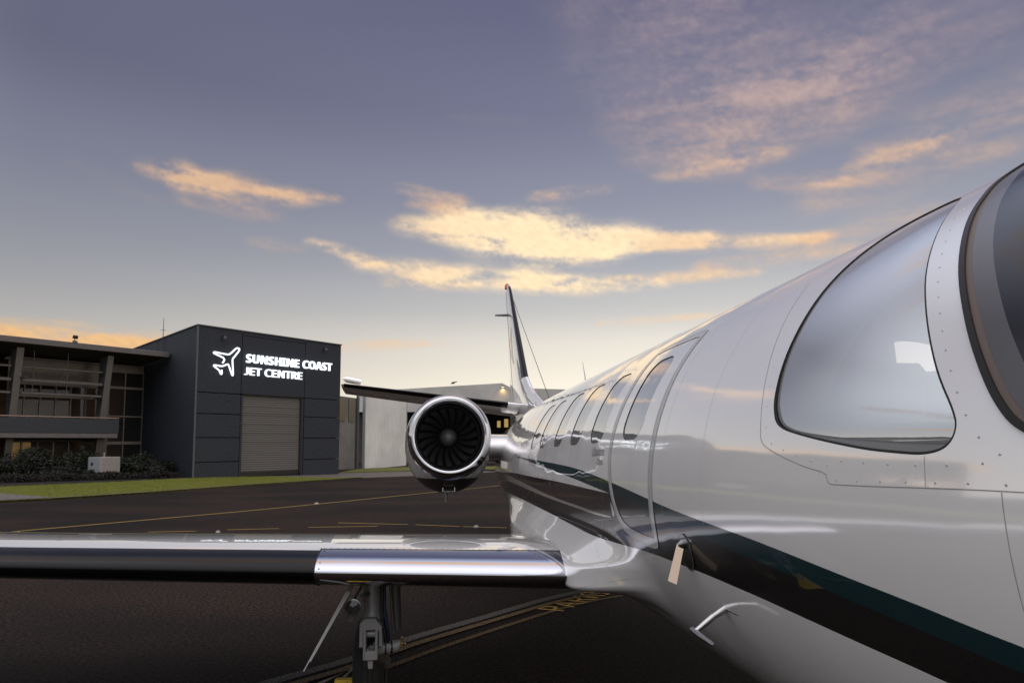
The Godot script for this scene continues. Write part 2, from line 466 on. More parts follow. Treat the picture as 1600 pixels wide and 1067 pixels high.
	for y in half:
		var el := (y + 0.5) / pd
		var c0 := ramp(clear, el)
		var c1 := ramp(left_side, el)
		var c2 := ramp(behind, el)
		var se := sin(deg_to_rad(el))
		var ce := cos(deg_to_rad(el))
		for x in W:
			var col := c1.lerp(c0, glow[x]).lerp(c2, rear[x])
			var i := y * W + x
			var d := cd[i]
			if d > 0.02:
				var az := deg_to_rad((x + 0.5) / pd)
				var px := sin(az) * ce
				var pz := -cos(az) * ce
				var nz := wisp.get_noise_3d(px * 7.0 + se * 6.0, se * 34.0, pz * 7.0)
				var nf := fine.get_noise_3d(px * 55.0, se * 110.0 + px * 30.0, pz * 55.0)
				var amp := lerpf(0.6, 1.0, smooth(0.1, 0.6, cr[i] / d))
				var body := d * (0.78 + (1.15 * nz) * amp + (0.24 + 0.22 * (1.0 - amp)) * nf) + 0.2 * nz * minf(d, 1.0)
				var al := smooth(-0.05, 1.35, body) * 0.95 * smooth(0.02, 0.35, d)
				if al > 0.0:
					var hue := cr[i] / d
					var bright := Vector3(0.47, 0.36, 0.37).lerp(Vector3(0.86, 0.56, 0.35), smooth(0.0, 0.6, hue)).lerp(Vector3(1.14, 0.89, 0.57), smooth(0.6, 1.0, hue))
					bright = bright.lerp(Vector3(1.02, 0.61, 0.26), 0.8 * (1.0 - smooth(8.4, 10.0, el)) * smooth(0.3, 0.6, hue) * (1.0 - smooth(0.55, 1.0, glow[x])))
					if el > 42.0: bright *= 1.0 + 0.35 * smooth(42.0, 52.0, el)
					bright *= 0.84 + 0.16 * maxf(glow[x], rear[x]) + 0.12 * nf * al
					col = col.lerp(bright, al)
			var o := ((half - 1 - y) * W + x) * 3
			data[o] = col.x; data[o + 1] = col.y; data[o + 2] = col.z
	for y in half:
		for x in W:
			var o2 := ((half + y) * W + x) * 3
			data[o2] = 0.10; data[o2 + 1] = 0.09; data[o2 + 2] = 0.085
	var img := Image.create_from_data(W, H, false, Image.FORMAT_RGBF, data.to_byte_array())
	var sm := PanoramaSkyMaterial.new()
	sm.panorama = ImageTexture.create_from_image(img)
	return sm

# ---------------------------------------------------------------- jet: the fuselage as a surface over (metres aft, metres round the girth)
func V(x: float, y: float, d: float) -> Vector3:
	return Vector3(x - X0, y + 1.4, -(d - 4.0))

func curve(xs: Array, ys: Array, x: float) -> float:
	if x <= xs[0]: return ys[0]
	var k: int = xs.size() - 1
	if x >= xs[k]: return ys[k]
	var i := 0
	while x > xs[i + 1]: i += 1
	var h: float = xs[i + 1] - xs[i]
	var t: float = (x - xs[i]) / h
	var m0: float = (ys[i + 1] - ys[maxi(i - 1, 0)]) / (xs[i + 1] - xs[maxi(i - 1, 0)])
	var m1: float = (ys[mini(i + 2, k)] - ys[i]) / (xs[mini(i + 2, k)] - xs[i])
	var t2 := t * t
	var t3 := t2 * t
	return (2 * t3 - 3 * t2 + 1) * ys[i] + (t3 - 2 * t2 + t) * h * m0 + (3 * t2 - 2 * t3) * ys[i + 1] + (t3 - t2) * h * m1

const FD := [-2.35, -2.2, -1.7, -0.9, -0.2, 0.3, 0.7, 1.2, 2.0, 5.6, 6.4, 7.2, 8.4, 9.6, 10.8, 12.0, 13.0, 13.4]
const FR := [0.02, 0.14, 0.3, 0.5, 0.66, 0.76, 0.797, 0.8, 0.8, 0.8, 0.795, 0.765, 0.67, 0.55, 0.42, 0.28, 0.14, 0.04]
const FC := [-0.28, -0.28, -0.26, -0.2, -0.12, -0.04, 0.0, 0.0, 0.0, 0.0, 0.0, 0.01, 0.05, 0.12, 0.21, 0.31, 0.4, 0.44]

func bump(d: float, th: float) -> float:
	# the wing root fairing swells out of the lower flank
	if d < 2.2 or d > 8.2: return 0.0
	var t := th if absf(th) < 90.0 else (180.0 - th if th > 0.0 else -180.0 - th)
	if t > -4.0 or t < -80.0: return 0.0
	var L := smooth(2.35, 3.2, d) * (1.0 - smooth(4.9, 6.9, d))
	var tr := deg_to_rad(t)
	var side := 0.905 / cos(tr)
	var low := 0.527 / maxf(0.05, -sin(tr))
	var hh := clampf(0.5 + (low - side) / 0.16, 0.0, 1.0)
	var tgt := lerpf(low, side, hh) - 0.04 * hh * (1.0 - hh)
	return L * maxf(0.0, tgt - 0.8) * smooth(-16.0, -24.5, t)

var oilcan := FastNoiseLite.new()

func fus(p: Vector2, off := 0.0) -> Vector3:
	# p: centimetres aft, centimetres round the girth from the widest line, up positive
	var d := p.x * 0.01
	var th := p.y * 0.01 / R
	# the skin is not quite fair: it swells and sinks by half a millimetre between its frames
	var r := curve(FD, FR, d) + bump(d, rad_to_deg(th)) + off + oilcan.get_noise_2d(p.x, p.y * 0.8) * (0.0006 if d < 1.9 else 0.0010)
	return V(X0 - cos(th) * r, Y0 + curve(FD, FC, d) + sin(th) * r, d)

func fus_n(p: Vector2) -> Vector3:
	var e := 0.6
	var a := fus(p + Vector2(e, 0)) - fus(p - Vector2(e, 0))
	var b := fus(p + Vector2(0, e)) - fus(p - Vector2(0, e))
	var n := b.cross(a).normalized()
	var th := p.y * 0.01 / R
	if n.dot(Vector3(-cos(th), sin(th), 0)) < 0.0: n = -n
	return n

func P(d: float, deg: float) -> Vector2:
	return Vector2(d * 100.0, deg_to_rad(deg) * R * 100.0)

func ring_of(pts: Array, sub := 6) -> PackedVector2Array:
	# closed smooth outline through points given as [metres aft, degrees]
	var q: Array = []
	for a in pts: q.append(P(a[0], a[1]))
	var out := PackedVector2Array()
	var n := q.size()
	for i in n:
		for k in sub:
			out.append((q[i] as Vector2).cubic_interpolate(q[(i + 1) % n], q[(i + n - 1) % n], q[(i + 2) % n], float(k) / sub))
	return out

func line_of(pts: Array, sub := 8) -> PackedVector2Array:
	var q: Array = []
	for a in pts: q.append(P(a[0], a[1]))
	var out := PackedVector2Array()
	var n := q.size()
	for i in n - 1:
		for k in sub:
			out.append((q[i] as Vector2).cubic_interpolate(q[i + 1], q[maxi(i - 1, 0)], q[mini(i + 2, n - 1)], float(k) / sub))
	out.append(q[n - 1])
	return out

func band(top: Array, bottom: Array) -> PackedVector2Array:
	var a := line_of(top)
	var b := line_of(bottom)
	b.reverse()
	a.append_array(b)
	return a

func round_rect(d0: float, d1: float, t0: float, t1: float, r: float) -> PackedVector2Array:
	var a := P(d0, t0)
	var b := P(d1, t1)
	var c := r * 100.0
	var out := PackedVector2Array()
	for k in [[b.x - c, b.y - c, 0.0], [a.x + c, b.y - c, 90.0], [a.x + c, a.y + c, 180.0], [b.x - c, a.y + c, 270.0]]:
		for j in 7:
			var w := deg_to_rad(k[2] + 15.0 * j)
			out.append(Vector2(k[0] + cos(w) * c, k[1] + sin(w) * c))
	return out

func bounds(p: PackedVector2Array) -> Rect2:
	var r := Rect2(p[0], Vector2.ZERO)
	for q in p: r = r.expand(q)
	return r

func inset(p: PackedVector2Array, cm: float) -> PackedVector2Array:
	var o := Geometry2D.offset_polygon(p, -cm, Geometry2D.JOIN_ROUND)
	return o[0] if o.size() else p

func fill(mb: MB, poly: PackedVector2Array, off: float, pos: Dictionary) -> void:
	var idx := Geometry2D.triangulate_polygon(poly)
	var v: Array = []
	var n: Array = []
	for p in poly:
		var key := p.snapped(Vector2(0.001, 0.001))
		if not pos.has(key): pos[key] = [fus(p, off), fus_n(p)]
		v.append(pos[key][0]); n.append(pos[key][1])
	for i in range(0, idx.size(), 3):
		var a := idx[i]
		var b := idx[i + 1]
		var c := idx[i + 2]
		mb.tri(v[a], v[b], v[c], n[a], n[b], n[c])

func sheet(xs: Array, ys: Array, regions: Array, off := 0.0, only := -1) -> Array:
	# the grid xs by ys cut along the outlines; returns one MB for each region and, last, one for what is left
	var out: Array = []
	var box: Array = []
	for g in regions:
		out.append(MB.new()); box.append(bounds(g))
	out.append(MB.new())
	var pos := {}
	for i in xs.size() - 1:
		for j in ys.size() - 1:
			var q := PackedVector2Array([Vector2(xs[i], ys[j]), Vector2(xs[i + 1], ys[j]), Vector2(xs[i + 1], ys[j + 1]), Vector2(xs[i], ys[j + 1])])
			var cell := Rect2(q[0], q[2] - q[0])
			var left: Array = [q]
			for k in regions.size():
				if not cell.intersects(box[k], true): continue
				var next: Array = []
				for piece in left:
					for c in Geometry2D.intersect_polygons(piece, regions[k]):
						if only < 0 or only == k: fill(out[k], c, off, pos)
					for c in Geometry2D.clip_polygons(piece, regions[k]):
						next.append(c)
				left = next
			if only < 0:
				for piece in left:
					fill(out[-1], piece, off, pos)
	return out

func steps(a: float, b: float, by: float) -> Array:
	var n := maxi(1, int(ceil((b - a) / by)))
	var o: Array = []
	for i in n + 1: o.append(a + (b - a) * i / n)
	return o

func patch(poly: PackedVector2Array, off: float, by := 2.0) -> MB:
	var b := bounds(poly)
	return sheet(steps(b.position.x - 0.01, b.end.x + 0.01, by), steps(b.position.y - 0.01, b.end.y + 0.01, by), [poly], off, 0)[0]

func pane_off(p: Vector2) -> float:
	var t := clampf((147.0 - p.x) / 60.0, 0.0, 1.0)
	var deg := rad_to_deg(p.y * 0.01 / R)
	return -0.003 - 0.016 * pow(1.0 - smooth(7.0, 13.5, deg), 1.5) - 0.125 * t * (0.55 + 0.45 * t) * (1.0 - smooth(24.0, 56.0, deg))

func canted(poly: PackedVector2Array) -> MB:
	# the side pane: its rear and upper edges flush, its forward lower corner set deep behind the pillar
	var flush := patch(poly, 0.0, 2.0)
	var at := func(p: Vector2) -> Vector3: return fus(p, pane_off(p))
	var mb := MB.new()
	for i in range(0, flush.v.size(), 3):
		var q: Array = []
		var n: Array = []
		for k in 3:
			var v := flush.v[i + k]
			var x := v.x + X0 - X0
			var y := v.y - 1.4 - Y0
			var p := Vector2((4.0 - v.z) * 100.0, atan2(y, -x) * R * 100.0)
			q.append(at.call(p))
			var nn: Vector3 = (at.call(p + Vector2(0, 1)) - at.call(p - Vector2(0, 1))).cross(at.call(p + Vector2(1, 0)) - at.call(p - Vector2(1, 0)))
			nn = nn.normalized()
			if nn.dot(flush.n[i + k]) < 0.0: nn = -nn
			n.append(nn)
		mb.tri(q[0], q[1], q[2], n[0], n[1], n[2])
	return mb

func ring_patch(outer: PackedVector2Array, inner: PackedVector2Array, off: float, by := 2.0) -> MB:
	var b := bounds(outer)
	return sheet(steps(b.position.x - 0.01, b.end.x + 0.01, by), steps(b.position.y - 0.01, b.end.y + 0.01, by), [inner, outer], off, 1)[1]

func wall(mb: MB, poly: PackedVector2Array, o0: float, o1: float, inward := 1.0) -> void:
	# the reveal along an outline, from one depth to another
	var mid := Vector2.ZERO
	for p in poly: mid += p / poly.size()
	for i in poly.size():
		var p := poly[i]
		var q := poly[(i + 1) % poly.size()]
		if p.distance_to(q) < 0.001: continue
		mb.quad(fus(p, o0), fus(q, o0), fus(q, o1), fus(p, o1), (fus(mid, o0) - fus((p + q) * 0.5, o0)) * inward)

func strip(mb: MB, line: PackedVector2Array, width_cm: float, off: float, closed := false) -> void:
	var n := line.size()
	var L: Array = []
	var Rr: Array = []
	for i in n:
		var a := line[(i + n - 1) % n] if closed else line[maxi(i - 1, 0)]
		var b := line[(i + 1) % n] if closed else line[mini(i + 1, n - 1)]
		var t := (b - a).normalized().orthogonal() * width_cm * 0.5
		L.append(line[i] + t); Rr.append(line[i] - t)
	for i in (n if closed else n - 1):
		var j := (i + 1) % n
		var na := fus_n(line[i])
		var nb := fus_n(line[j])
		mb.tri(fus(L[i], off), fus(L[j], off), fus(Rr[j], off), na, nb, nb)
		mb.tri(fus(L[i], off), fus(Rr[j], off), fus(Rr[i], off), na, nb, na)

func rivet_row(mb: MB, line: PackedVector2Array, every_cm: float, r := 0.0024) -> void:
	var run := 0.0
	for i in line.size() - 1:
		var a := line[i]
		var b := line[i + 1]
		var l := a.distance_to(b)
		while run < l:
			var p := a.lerp(b, run / maxf(l, 0.001))
			var c := fus(p)
			var n := fus_n(p)
			var x := n.cross(Vector3.FORWARD).normalized()
			var y := n.cross(x)
			for k in 8:
				var d0 := x * cos(TAU * k / 8) + y * sin(TAU * k / 8)
				var d1 := x * cos(TAU * (k + 1) / 8) + y * sin(TAU * (k + 1) / 8)
				mb.tri(c + n * 0.0011, c + d0 * r * 0.7 + n * 0.0009, c + d1 * r * 0.7 + n * 0.0009, n, (n + d0 * 0.5).normalized(), (n + d1 * 0.5).normalized())
				mb.tri(c + d0 * r * 0.7 + n * 0.0009, c + d0 * r, c + d1 * r, (n + d0 * 0.5).normalized(), (n + d0).normalized(), (n + d1).normalized())
				mb.tri(c + d0 * r * 0.7 + n * 0.0009, c + d1 * r, c + d1 * r * 0.7 + n * 0.0009, (n + d0 * 0.5).normalized(), (n + d1).normalized(), (n + d1 * 0.5).normalized())
			run += every_cm
		run -= l

func skin_text(mb: MB, text: String, d0: float, deg: float, height: float, width: float) -> void:
	# lettering laid on the flank, read from aft to forward
	var tm := TextMesh.new()
	var sf := SystemFont.new()
	sf.font_names = PackedStringArray(["Droid Serif"])
	sf.font_italic = true
	tm.font = sf
	tm.text = text
	tm.font_size = 64
	tm.pixel_size = 0.01
	tm.depth = 0.0
	tm.curve_step = 2.0
	var arr := tm.surface_get_arrays(0)
	var v: PackedVector3Array = arr[Mesh.ARRAY_VERTEX]
	var ix: PackedInt32Array = arr[Mesh.ARRAY_INDEX]
	var bb := tm.get_aabb()
	var q: Array = []
	for p in v:
		var u := (p.x - bb.position.x) / bb.size.x * width
		var w := (p.y - bb.position.y) / bb.size.y * height
		q.append(P(d0 - u, deg) + Vector2(0, w * 100.0))
	for i in range(0, ix.size(), 3):
		var a: Vector2 = q[ix[i]]
		var b: Vector2 = q[ix[i + 1]]
		var c: Vector2 = q[ix[i + 2]]
		mb.tri(fus(a, 0.0012), fus(b, 0.0012), fus(c, 0.0012), fus_n(a), fus_n(b), fus_n(c))

# a lifting surface: sections [leading edge, trailing edge, thickness share, up]; u from -1 (lower trailing edge) through 0 (nose) to 1
func foil_point(secs: Array, s: float, u: float) -> Vector3:
	var i := clampi(int(s), 0, secs.size() - 2)
	var t := s - i
	var a: Vector3 = (secs[i][0] as Vector3).lerp(secs[i + 1][0], t)
	var b: Vector3 = (secs[i][1] as Vector3).lerp(secs[i + 1][1], t)
	var th := lerpf(secs[i][2], secs[i + 1][2], t)
	var up: Vector3 = (secs[i][3] as Vector3).lerp(secs[i + 1][3], t).normalized()
	var x := u * u
	var y := 5.0 * th * (0.2969 * sqrt(x) - 0.126 * x - 0.3516 * x * x + 0.2843 * x * x * x - 0.1036 * x * x * x * x)
	return a.lerp(b, x) + up * signf(u) * y * a.distance_to(b)

func foil(secs: Array, s0: float, s1: float, u0: float, u1: float, ns: int, nu: int, off := 0.0) -> MB:
	var mb := MB.new()
	var p: Array = []
	var n: Array = []
	for i in ns + 1:
		var s := lerpf(s0, s1, float(i) / ns)
		var mid := (foil_point(secs, s, 0.55) + foil_point(secs, s, -0.55)) * 0.5
		for j in nu + 1:
			var u := lerpf(u0, u1, float(j) / nu)
			var c := foil_point(secs, s, u)
			var du := foil_point(secs, s, minf(u + 0.01, 1.0)) - foil_point(secs, s, maxf(u - 0.01, -1.0))
			var ds := foil_point(secs, minf(s + 0.02, secs.size() - 1.001), u) - foil_point(secs, maxf(s - 0.02, 0.0), u)
			var nn := du.cross(ds).normalized()
			if nn.dot(c - mid) < 0.0: nn = -nn
			p.append(c + nn * off); n.append(nn)
	for i in ns:
		for j in nu:
			var a := i * (nu + 1) + j
			var b := a + nu + 1
			mb.tri(p[a], p[a + 1], p[b + 1], n[a], n[a + 1], n[b + 1])
			mb.tri(p[a], p[b + 1], p[b], n[a], n[b + 1], n[b])
	return mb

func foil_cap(mb: MB, secs: Array, s: float, outw: Vector3, nu := 24) -> void:
	for j in nu:
		var u0 := float(j) / nu
		var u1 := float(j + 1) / nu
		mb.quad(foil_point(secs, s, u0), foil_point(secs, s, u1), foil_point(secs, s, -u1), foil_point(secs, s, -u0), outw)

func make_jet() -> void:
	var a := Vector3(0.0, 0.0, -1.0).rotated(Vector3.UP, deg_to_rad(7.821))
	a = Vector3(a.x * cos(deg_to_rad(1.69)), -sin(deg_to_rad(1.69)), a.z * cos(deg_to_rad(1.69))).normalized()
	var rr := a.cross(Vector3.UP).normalized()
	var uu := rr.cross(a)
	var origin := Vector3(0, EYE, 0) + rr * X0 - uu * 1.4 + a * 4.0
	jet = thing("business_jet", "white business jet with teal and black stripes parked on the apron", "jet", Transform3D(Basis(rr, uu, -a), origin))
	# ---- outlines
	var cock := ring_of([[1.454, 28.6], [1.455, 43.2], [1.43, 53.0], [1.385, 58.5], [1.3, 60.2], [1.22, 58.2], [1.175, 53.0], [1.138, 46.8], [1.065, 35.2], [1.013, 28.0], [0.938, 18.2], [0.890, 12.8], [0.881, 10.4], [0.898, 8.5], [0.94, 7.75], [1.007, 8.0], [1.114, 8.9], [1.3, 11.2], [1.390, 13.0], [1.425, 15.8], [1.442, 20.0]])
	var shield := ring_of([[1.085, 56.0], [1.06, 48.0], [1.03, 42.0], [0.97, 32.7], [0.913, 25.0], [0.861, 18.3], [0.813, 12.9], [0.77, 10.0], [0.70, 8.4], [0.56, 8.6], [0.38, 12.0], [0.25, 24.0], [0.3, 42.0], [0.55, 60.0], [0.85, 68.0], [1.03, 64.0]])
	var holes: Array = [cock, shield]
	var cabin: Array = []
	for c in [[2.365, 2.605], [2.89, 3.135], [3.335, 3.58], [3.795, 4.042], [4.305, 4.55], [4.69, 4.93]]:
		cabin.append(round_rect(c[0], c[1], 13.2, 40.2, 0.075))
	holes.append_array(cabin)
	var mirror := func(pp: PackedVector2Array) -> PackedVector2Array:
		var o := PackedVector2Array()
		for p in pp: o.append(Vector2(p.x, PI * R * 100.0 - p.y))
		return o
	var far_holes: Array = [mirror.call(cock), mirror.call(shield), ring_of([[2.36, 143.5], [2.36, 134.0], [2.42, 129.5], [2.5, 127.0], [2.56, 127.2], [2.59, 129.0], [2.70, 139.0], [2.66, 141.5], [2.5, 142.6]], 4)]
	var teal_top := [[6.2, 10.6], [5.56, 9.4], [4.9, 7.9], [4.265, 6.45], [3.336, 4.0], [2.551, -0.5], [2.015, -4.2], [1.494, -6.75], [1.204, -8.5], [1.0, -9.8], [0.79, -11.2], [0.3, -13.5], [-0.6, -14.0], [-1.6, -6.0]]
	var cut := [[2.72, -3.13], [2.3, -5.9], [2.0, -8.0], [1.5, -10.4], [1.2, -11.8], [0.8, -14.0], [0.3, -16.0], [-0.6, -16.0], [-1.6, -8.0]]
	var teal := band(teal_top, [[6.2, 10.6], [5.56, 8.9], [3.826, 2.1]] + cut)
	var second_top := [[8.8, 4.0], [7.4, 2.0], [6.3, -0.25], [4.763, -1.7], [3.829, -2.05], [2.72, -3.13]]
	var grey_top := [[8.8, 0.0], [6.2, -3.2], [4.297, -8.7], [3.392, -10.0], [2.712, -10.4]]
	var grey_low := [[8.8, -3.0], [6.24, -7.0], [4.318, -10.4], [3.402, -11.1], [2.712, -10.4]]
	var low_edge := [[8.8, -13.0], [6.28, -16.1], [4.449, -17.4], [2.892, -18.4], [2.232, -17.4], [1.862, -17.2], [1.564, -17.4], [1.259, -18.0], [0.968, -18.7], [0.6, -20.0], [0.0, -21.0], [-0.8, -20.0], [-1.6, -10.0]]
	var brown := band(second_top, grey_top)
	var taupe := band(grey_top, grey_low)
	var black := band([[8.8, -3.0], [6.24, -7.0], [4.318, -10.4], [3.402, -11.1], [2.712, -10.4], [2.72, -3.13], [2.3, -5.9], [2.0, -8.0], [1.5, -10.4], [1.2, -11.8], [0.8, -14.0], [0.3, -16.0], [-0.6, -16.0], [-1.6, -8.0]], low_edge)
	# brown meets black ahead of where the taupe wedge ends
	# ---- grid: fine where the camera is near, and round the fairing
	var xs: Array = steps(-235, 20, 9) + steps(20, 160, 2.5).slice(1) + steps(160, 340, 3.5).slice(1) + steps(340, 700, 5).slice(1) + steps(700, 820, 10).slice(1) + steps(820, 1340, 16).slice(1)
	var g := PI * R * 100.0
	var ys: Array = steps(-g, -g * 0.5, 6) + steps(-g * 0.5, g * 0.42, 1.9).slice(1) + steps(g * 0.42, g, 4).slice(1)
	var regions: Array = holes + far_holes + [teal, brown, taupe, black]
	var made := sheet(xs, ys, regions)
	var h := holes.size() + far_holes.size()
	var body := part("fuselage", made[-1], M.white_paint, jet)
	part("teal_stripe", made[h], M.teal_paint, body)
	part("brown_stripe", made[h + 1], M.brown_paint, body)
	part("taupe_stripe", made[h + 2], M.taupe_paint, body)
	part("black_stripe", made[h + 3], M.black_paint, body)
	# ---- inside: dark lining with the same openings
	var lx: Array = steps(30, 300, 6)
	var ly: Array = steps(-g, g, 6)
	part("cabin_lining", sheet(lx, ly, holes.slice(0, 4) + far_holes, -0.035)[-1], M.liner, jet)
	var rear := MB.new()
	rear.lathe(V(X0, Y0, 2.88), Vector3(0, 0, -1), [Vector2(0.02, 0.05), Vector2(0.0, 0.74), Vector2(0.3, 0.745), Vector2(2.6, 0.745), Vector2(3.0, 0.74), Vector2(3.02, 0.01)], 40)
	part("cabin_bulkhead", rear, M.liner, jet)
	var gs := MB.new()
	gs.tube([V(0.98, -0.07, 0.74), V(1.2, -0.045, 0.70), V(1.6, -0.02, 0.68), V(2.0, -0.045, 0.70), V(2.22, -0.07, 0.74)], [0.05, 0.07, 0.08, 0.07, 0.05], 10)
	part("glareshield", gs, M.cockpit_black, jet)
	for sx: float in [1.22, 1.98]:
		var st := MB.new()
		st.box(Transform3D(Basis(Vector3.RIGHT, 0.15), V(sx, -0.22, 1.52)), Vector3(0.44, 0.62, 0.13), 0.05)
		st.box(Transform3D(Basis(Vector3.RIGHT, 0.1), V(sx, 0.17, 1.57)), Vector3(0.24, 0.17, 0.09), 0.035)
		part("pilot_seat", st, M.cockpit_black, jet)
	# ---- glazing
	var seal := MB.new()
	var cock_in := inset(cock, 0.5)
	var ckp := part("cockpit_window", canted(inset(cock, 0.3)), M.coated_glass, jet)
	wall(seal, cock, 0.0, -0.14)
	part("window_seal", seal, M.seal_black, ckp)
	part("window_gasket", ring_patch(cock, cock_in, -0.0015, 2.0), M.seal_black, ckp)
	var sh_in := inset(shield, 1.1)
	var sh_in2 := inset(shield, 2.4)
	var sh_in3 := inset(shield, 6.0)
	var wsp := part("windshield", patch(sh_in3, 0.002, 2.5), M.tinted_glass, jet)
	part("black_frame", ring_patch(shield, sh_in, 0.005, 2.0), M.seal_black, wsp)
	var rim := MB.new()
	wall(rim, shield, 0.005, -0.03, -1.0)
	wall(rim, sh_in, 0.005, -0.01)
	part("frame_edge", rim, M.seal_black, wsp)
	part("brown_seal", ring_patch(sh_in, sh_in2, 0.001, 2.0), M.seal_brown, wsp)
	part("grey_border", ring_patch(sh_in2, sh_in3, 0.002, 2.0), M.frit_grey, wsp)
	for c in cabin:
		var ci := inset(c, 0.2)
		var pn := part("cabin_window", patch(ci, -0.003, 3.0), M.window_glass, jet)
		var rv := MB.new()
		wall(rv, c, 0.0, -0.02)
		part("window_seal", rv, M.seal_black, pn)
		part("window_gasket", ring_patch(c, ci, -0.003, 3.0), M.seal_black, pn)
		var lip := MB.new()
		strip(lip, c, 0.2, 0.0008, true)
		part("window_edge", lip, M.seal_grey, pn)
	var fw := MB.new()
	for fh in far_holes:
		wall(fw, fh, 0.0, -0.03)
	part("far_window_edge", fw, M.seal_black, jet)
	# ---- emergency exit, panel seams, rivets
	var ex_out := ring_of([[2.745, 45.0], [2.75, 28.0], [2.75, 11.0], [2.70, -2.5], [2.615, -11.5], [2.51, -14.4], [2.41, -15.2], [2.27, -15.4], [2.205, -14.2], [2.188, -8.0], [2.19, 8.0], [2.20, 28.0], [2.22, 44.0], [2.27, 47.5], [2.5, 48.2], [2.68, 47.8]])
	var ex_in := inset(ex_out, 3.6)
	var exb := part("emergency_exit_band", ring_patch(ex_out, ex_in, 0.0012, 2.5), M.exit_band_grey, jet)
	var sm := MB.new()
	strip(sm, ex_out, 0.5, 0.0022, true)
	strip(sm, ex_in, 0.45, 0.0022, true)
	part("exit_edge", sm, M.exit_edge, exb)
	var plate := line_of([[1.6, 47.0], [1.56, 36.0], [1.525, 26.9], [1.475, 14.0], [1.455, 10.5], [1.40, 8.7], [1.29, 6.6], [1.21, 5.6]], 6)
	plate.append_array(line_of([[1.195, 5.2], [1.188, 4.1], [1.17, 3.86]], 4))
	plate.append_array(line_of([[1.1, 3.85], [1.0, 3.86], [0.768, 4.05], [0.45, 4.6]], 4))
	var seams := MB.new()
	strip(seams, plate, 0.16, 0.0006)
	strip(seams, line_of([[0.94, 7.6], [0.935, 3.9]], 3), 0.1, 0.0006)
	strip(seams, line_of([[0.80, 3.9], [0.79, -4.0], [0.78, -11.0]], 4), 0.1, 0.0006)
	part("panel_seam", seams, M.seam, body)
	for dd in [1.78, 2.10, 2.84, 5.3, 6.6]:
		var fj := MB.new()
		strip(fj, line_of([[dd, -6.0], [dd + 0.01, 20.0], [dd + 0.02, 46.0], [dd + 0.02, 75.0]], 10), 0.14, 0.0005)
		part("skin_joint", fj, M.skin_joint, body)
	for ln in [[[2.2, -24.0], [2.6, -27.0], [3.1, -30.0]], [[2.85, -9.0], [2.95, -16.0], [3.02, -20.0]], [[2.95, -19.5], [2.7, -25.0], [2.5, -33.0], [2.45, -42.0]]]:
		var fj2 := MB.new()
		strip(fj2, line_of(ln, 6), 0.16, 0.0006)
		part("skin_joint", fj2, M.skin_joint, body)
	var rv2 := MB.new()
	var rl := line_of([[1.56, 44.0], [1.52, 33.0], [1.492, 25.0], [1.455, 16.0], [1.435, 11.2], [1.375, 9.3], [1.26, 7.3], [1.17, 6.4]], 6)
	rivet_row(rv2, rl, 5.6, 0.0022)
	rivet_row(rv2, line_of([[1.165, 4.5], [1.0, 4.5], [0.8, 4.65], [0.6, 4.9]], 6), 6.2)
	rivet_row(rv2, line_of([[1.15, 7.2], [1.0, 6.6], [0.9, 6.5], [0.8, 6.9]], 6), 6.4, 0.0024)
	rivet_row(rv2, line_of([[1.11, 49.0], [1.085, 44.0], [1.02, 33.0], [0.962, 25.0], [0.91, 17.8], [0.862, 11.7], [0.82, 8.4], [0.75, 6.6], [0.6, 6.2]], 6), 4.4)
	var rs := part("rivets", rv2, M.rivet_metal, body)
	rs.set_meta("kind", "stuff")
	var tx := MB.new()
	skin_text(tx, "Citation", 3.03, 8.6, 0.042, 0.21)
	skin_text(tx, "Ultra", 2.93, 5.6, 0.03, 0.1)
	part("lettering", tx, M.letter_grey, body)
	make_probes()
	make_wings()
	make_engine()
	make_tail()
	make_gear()

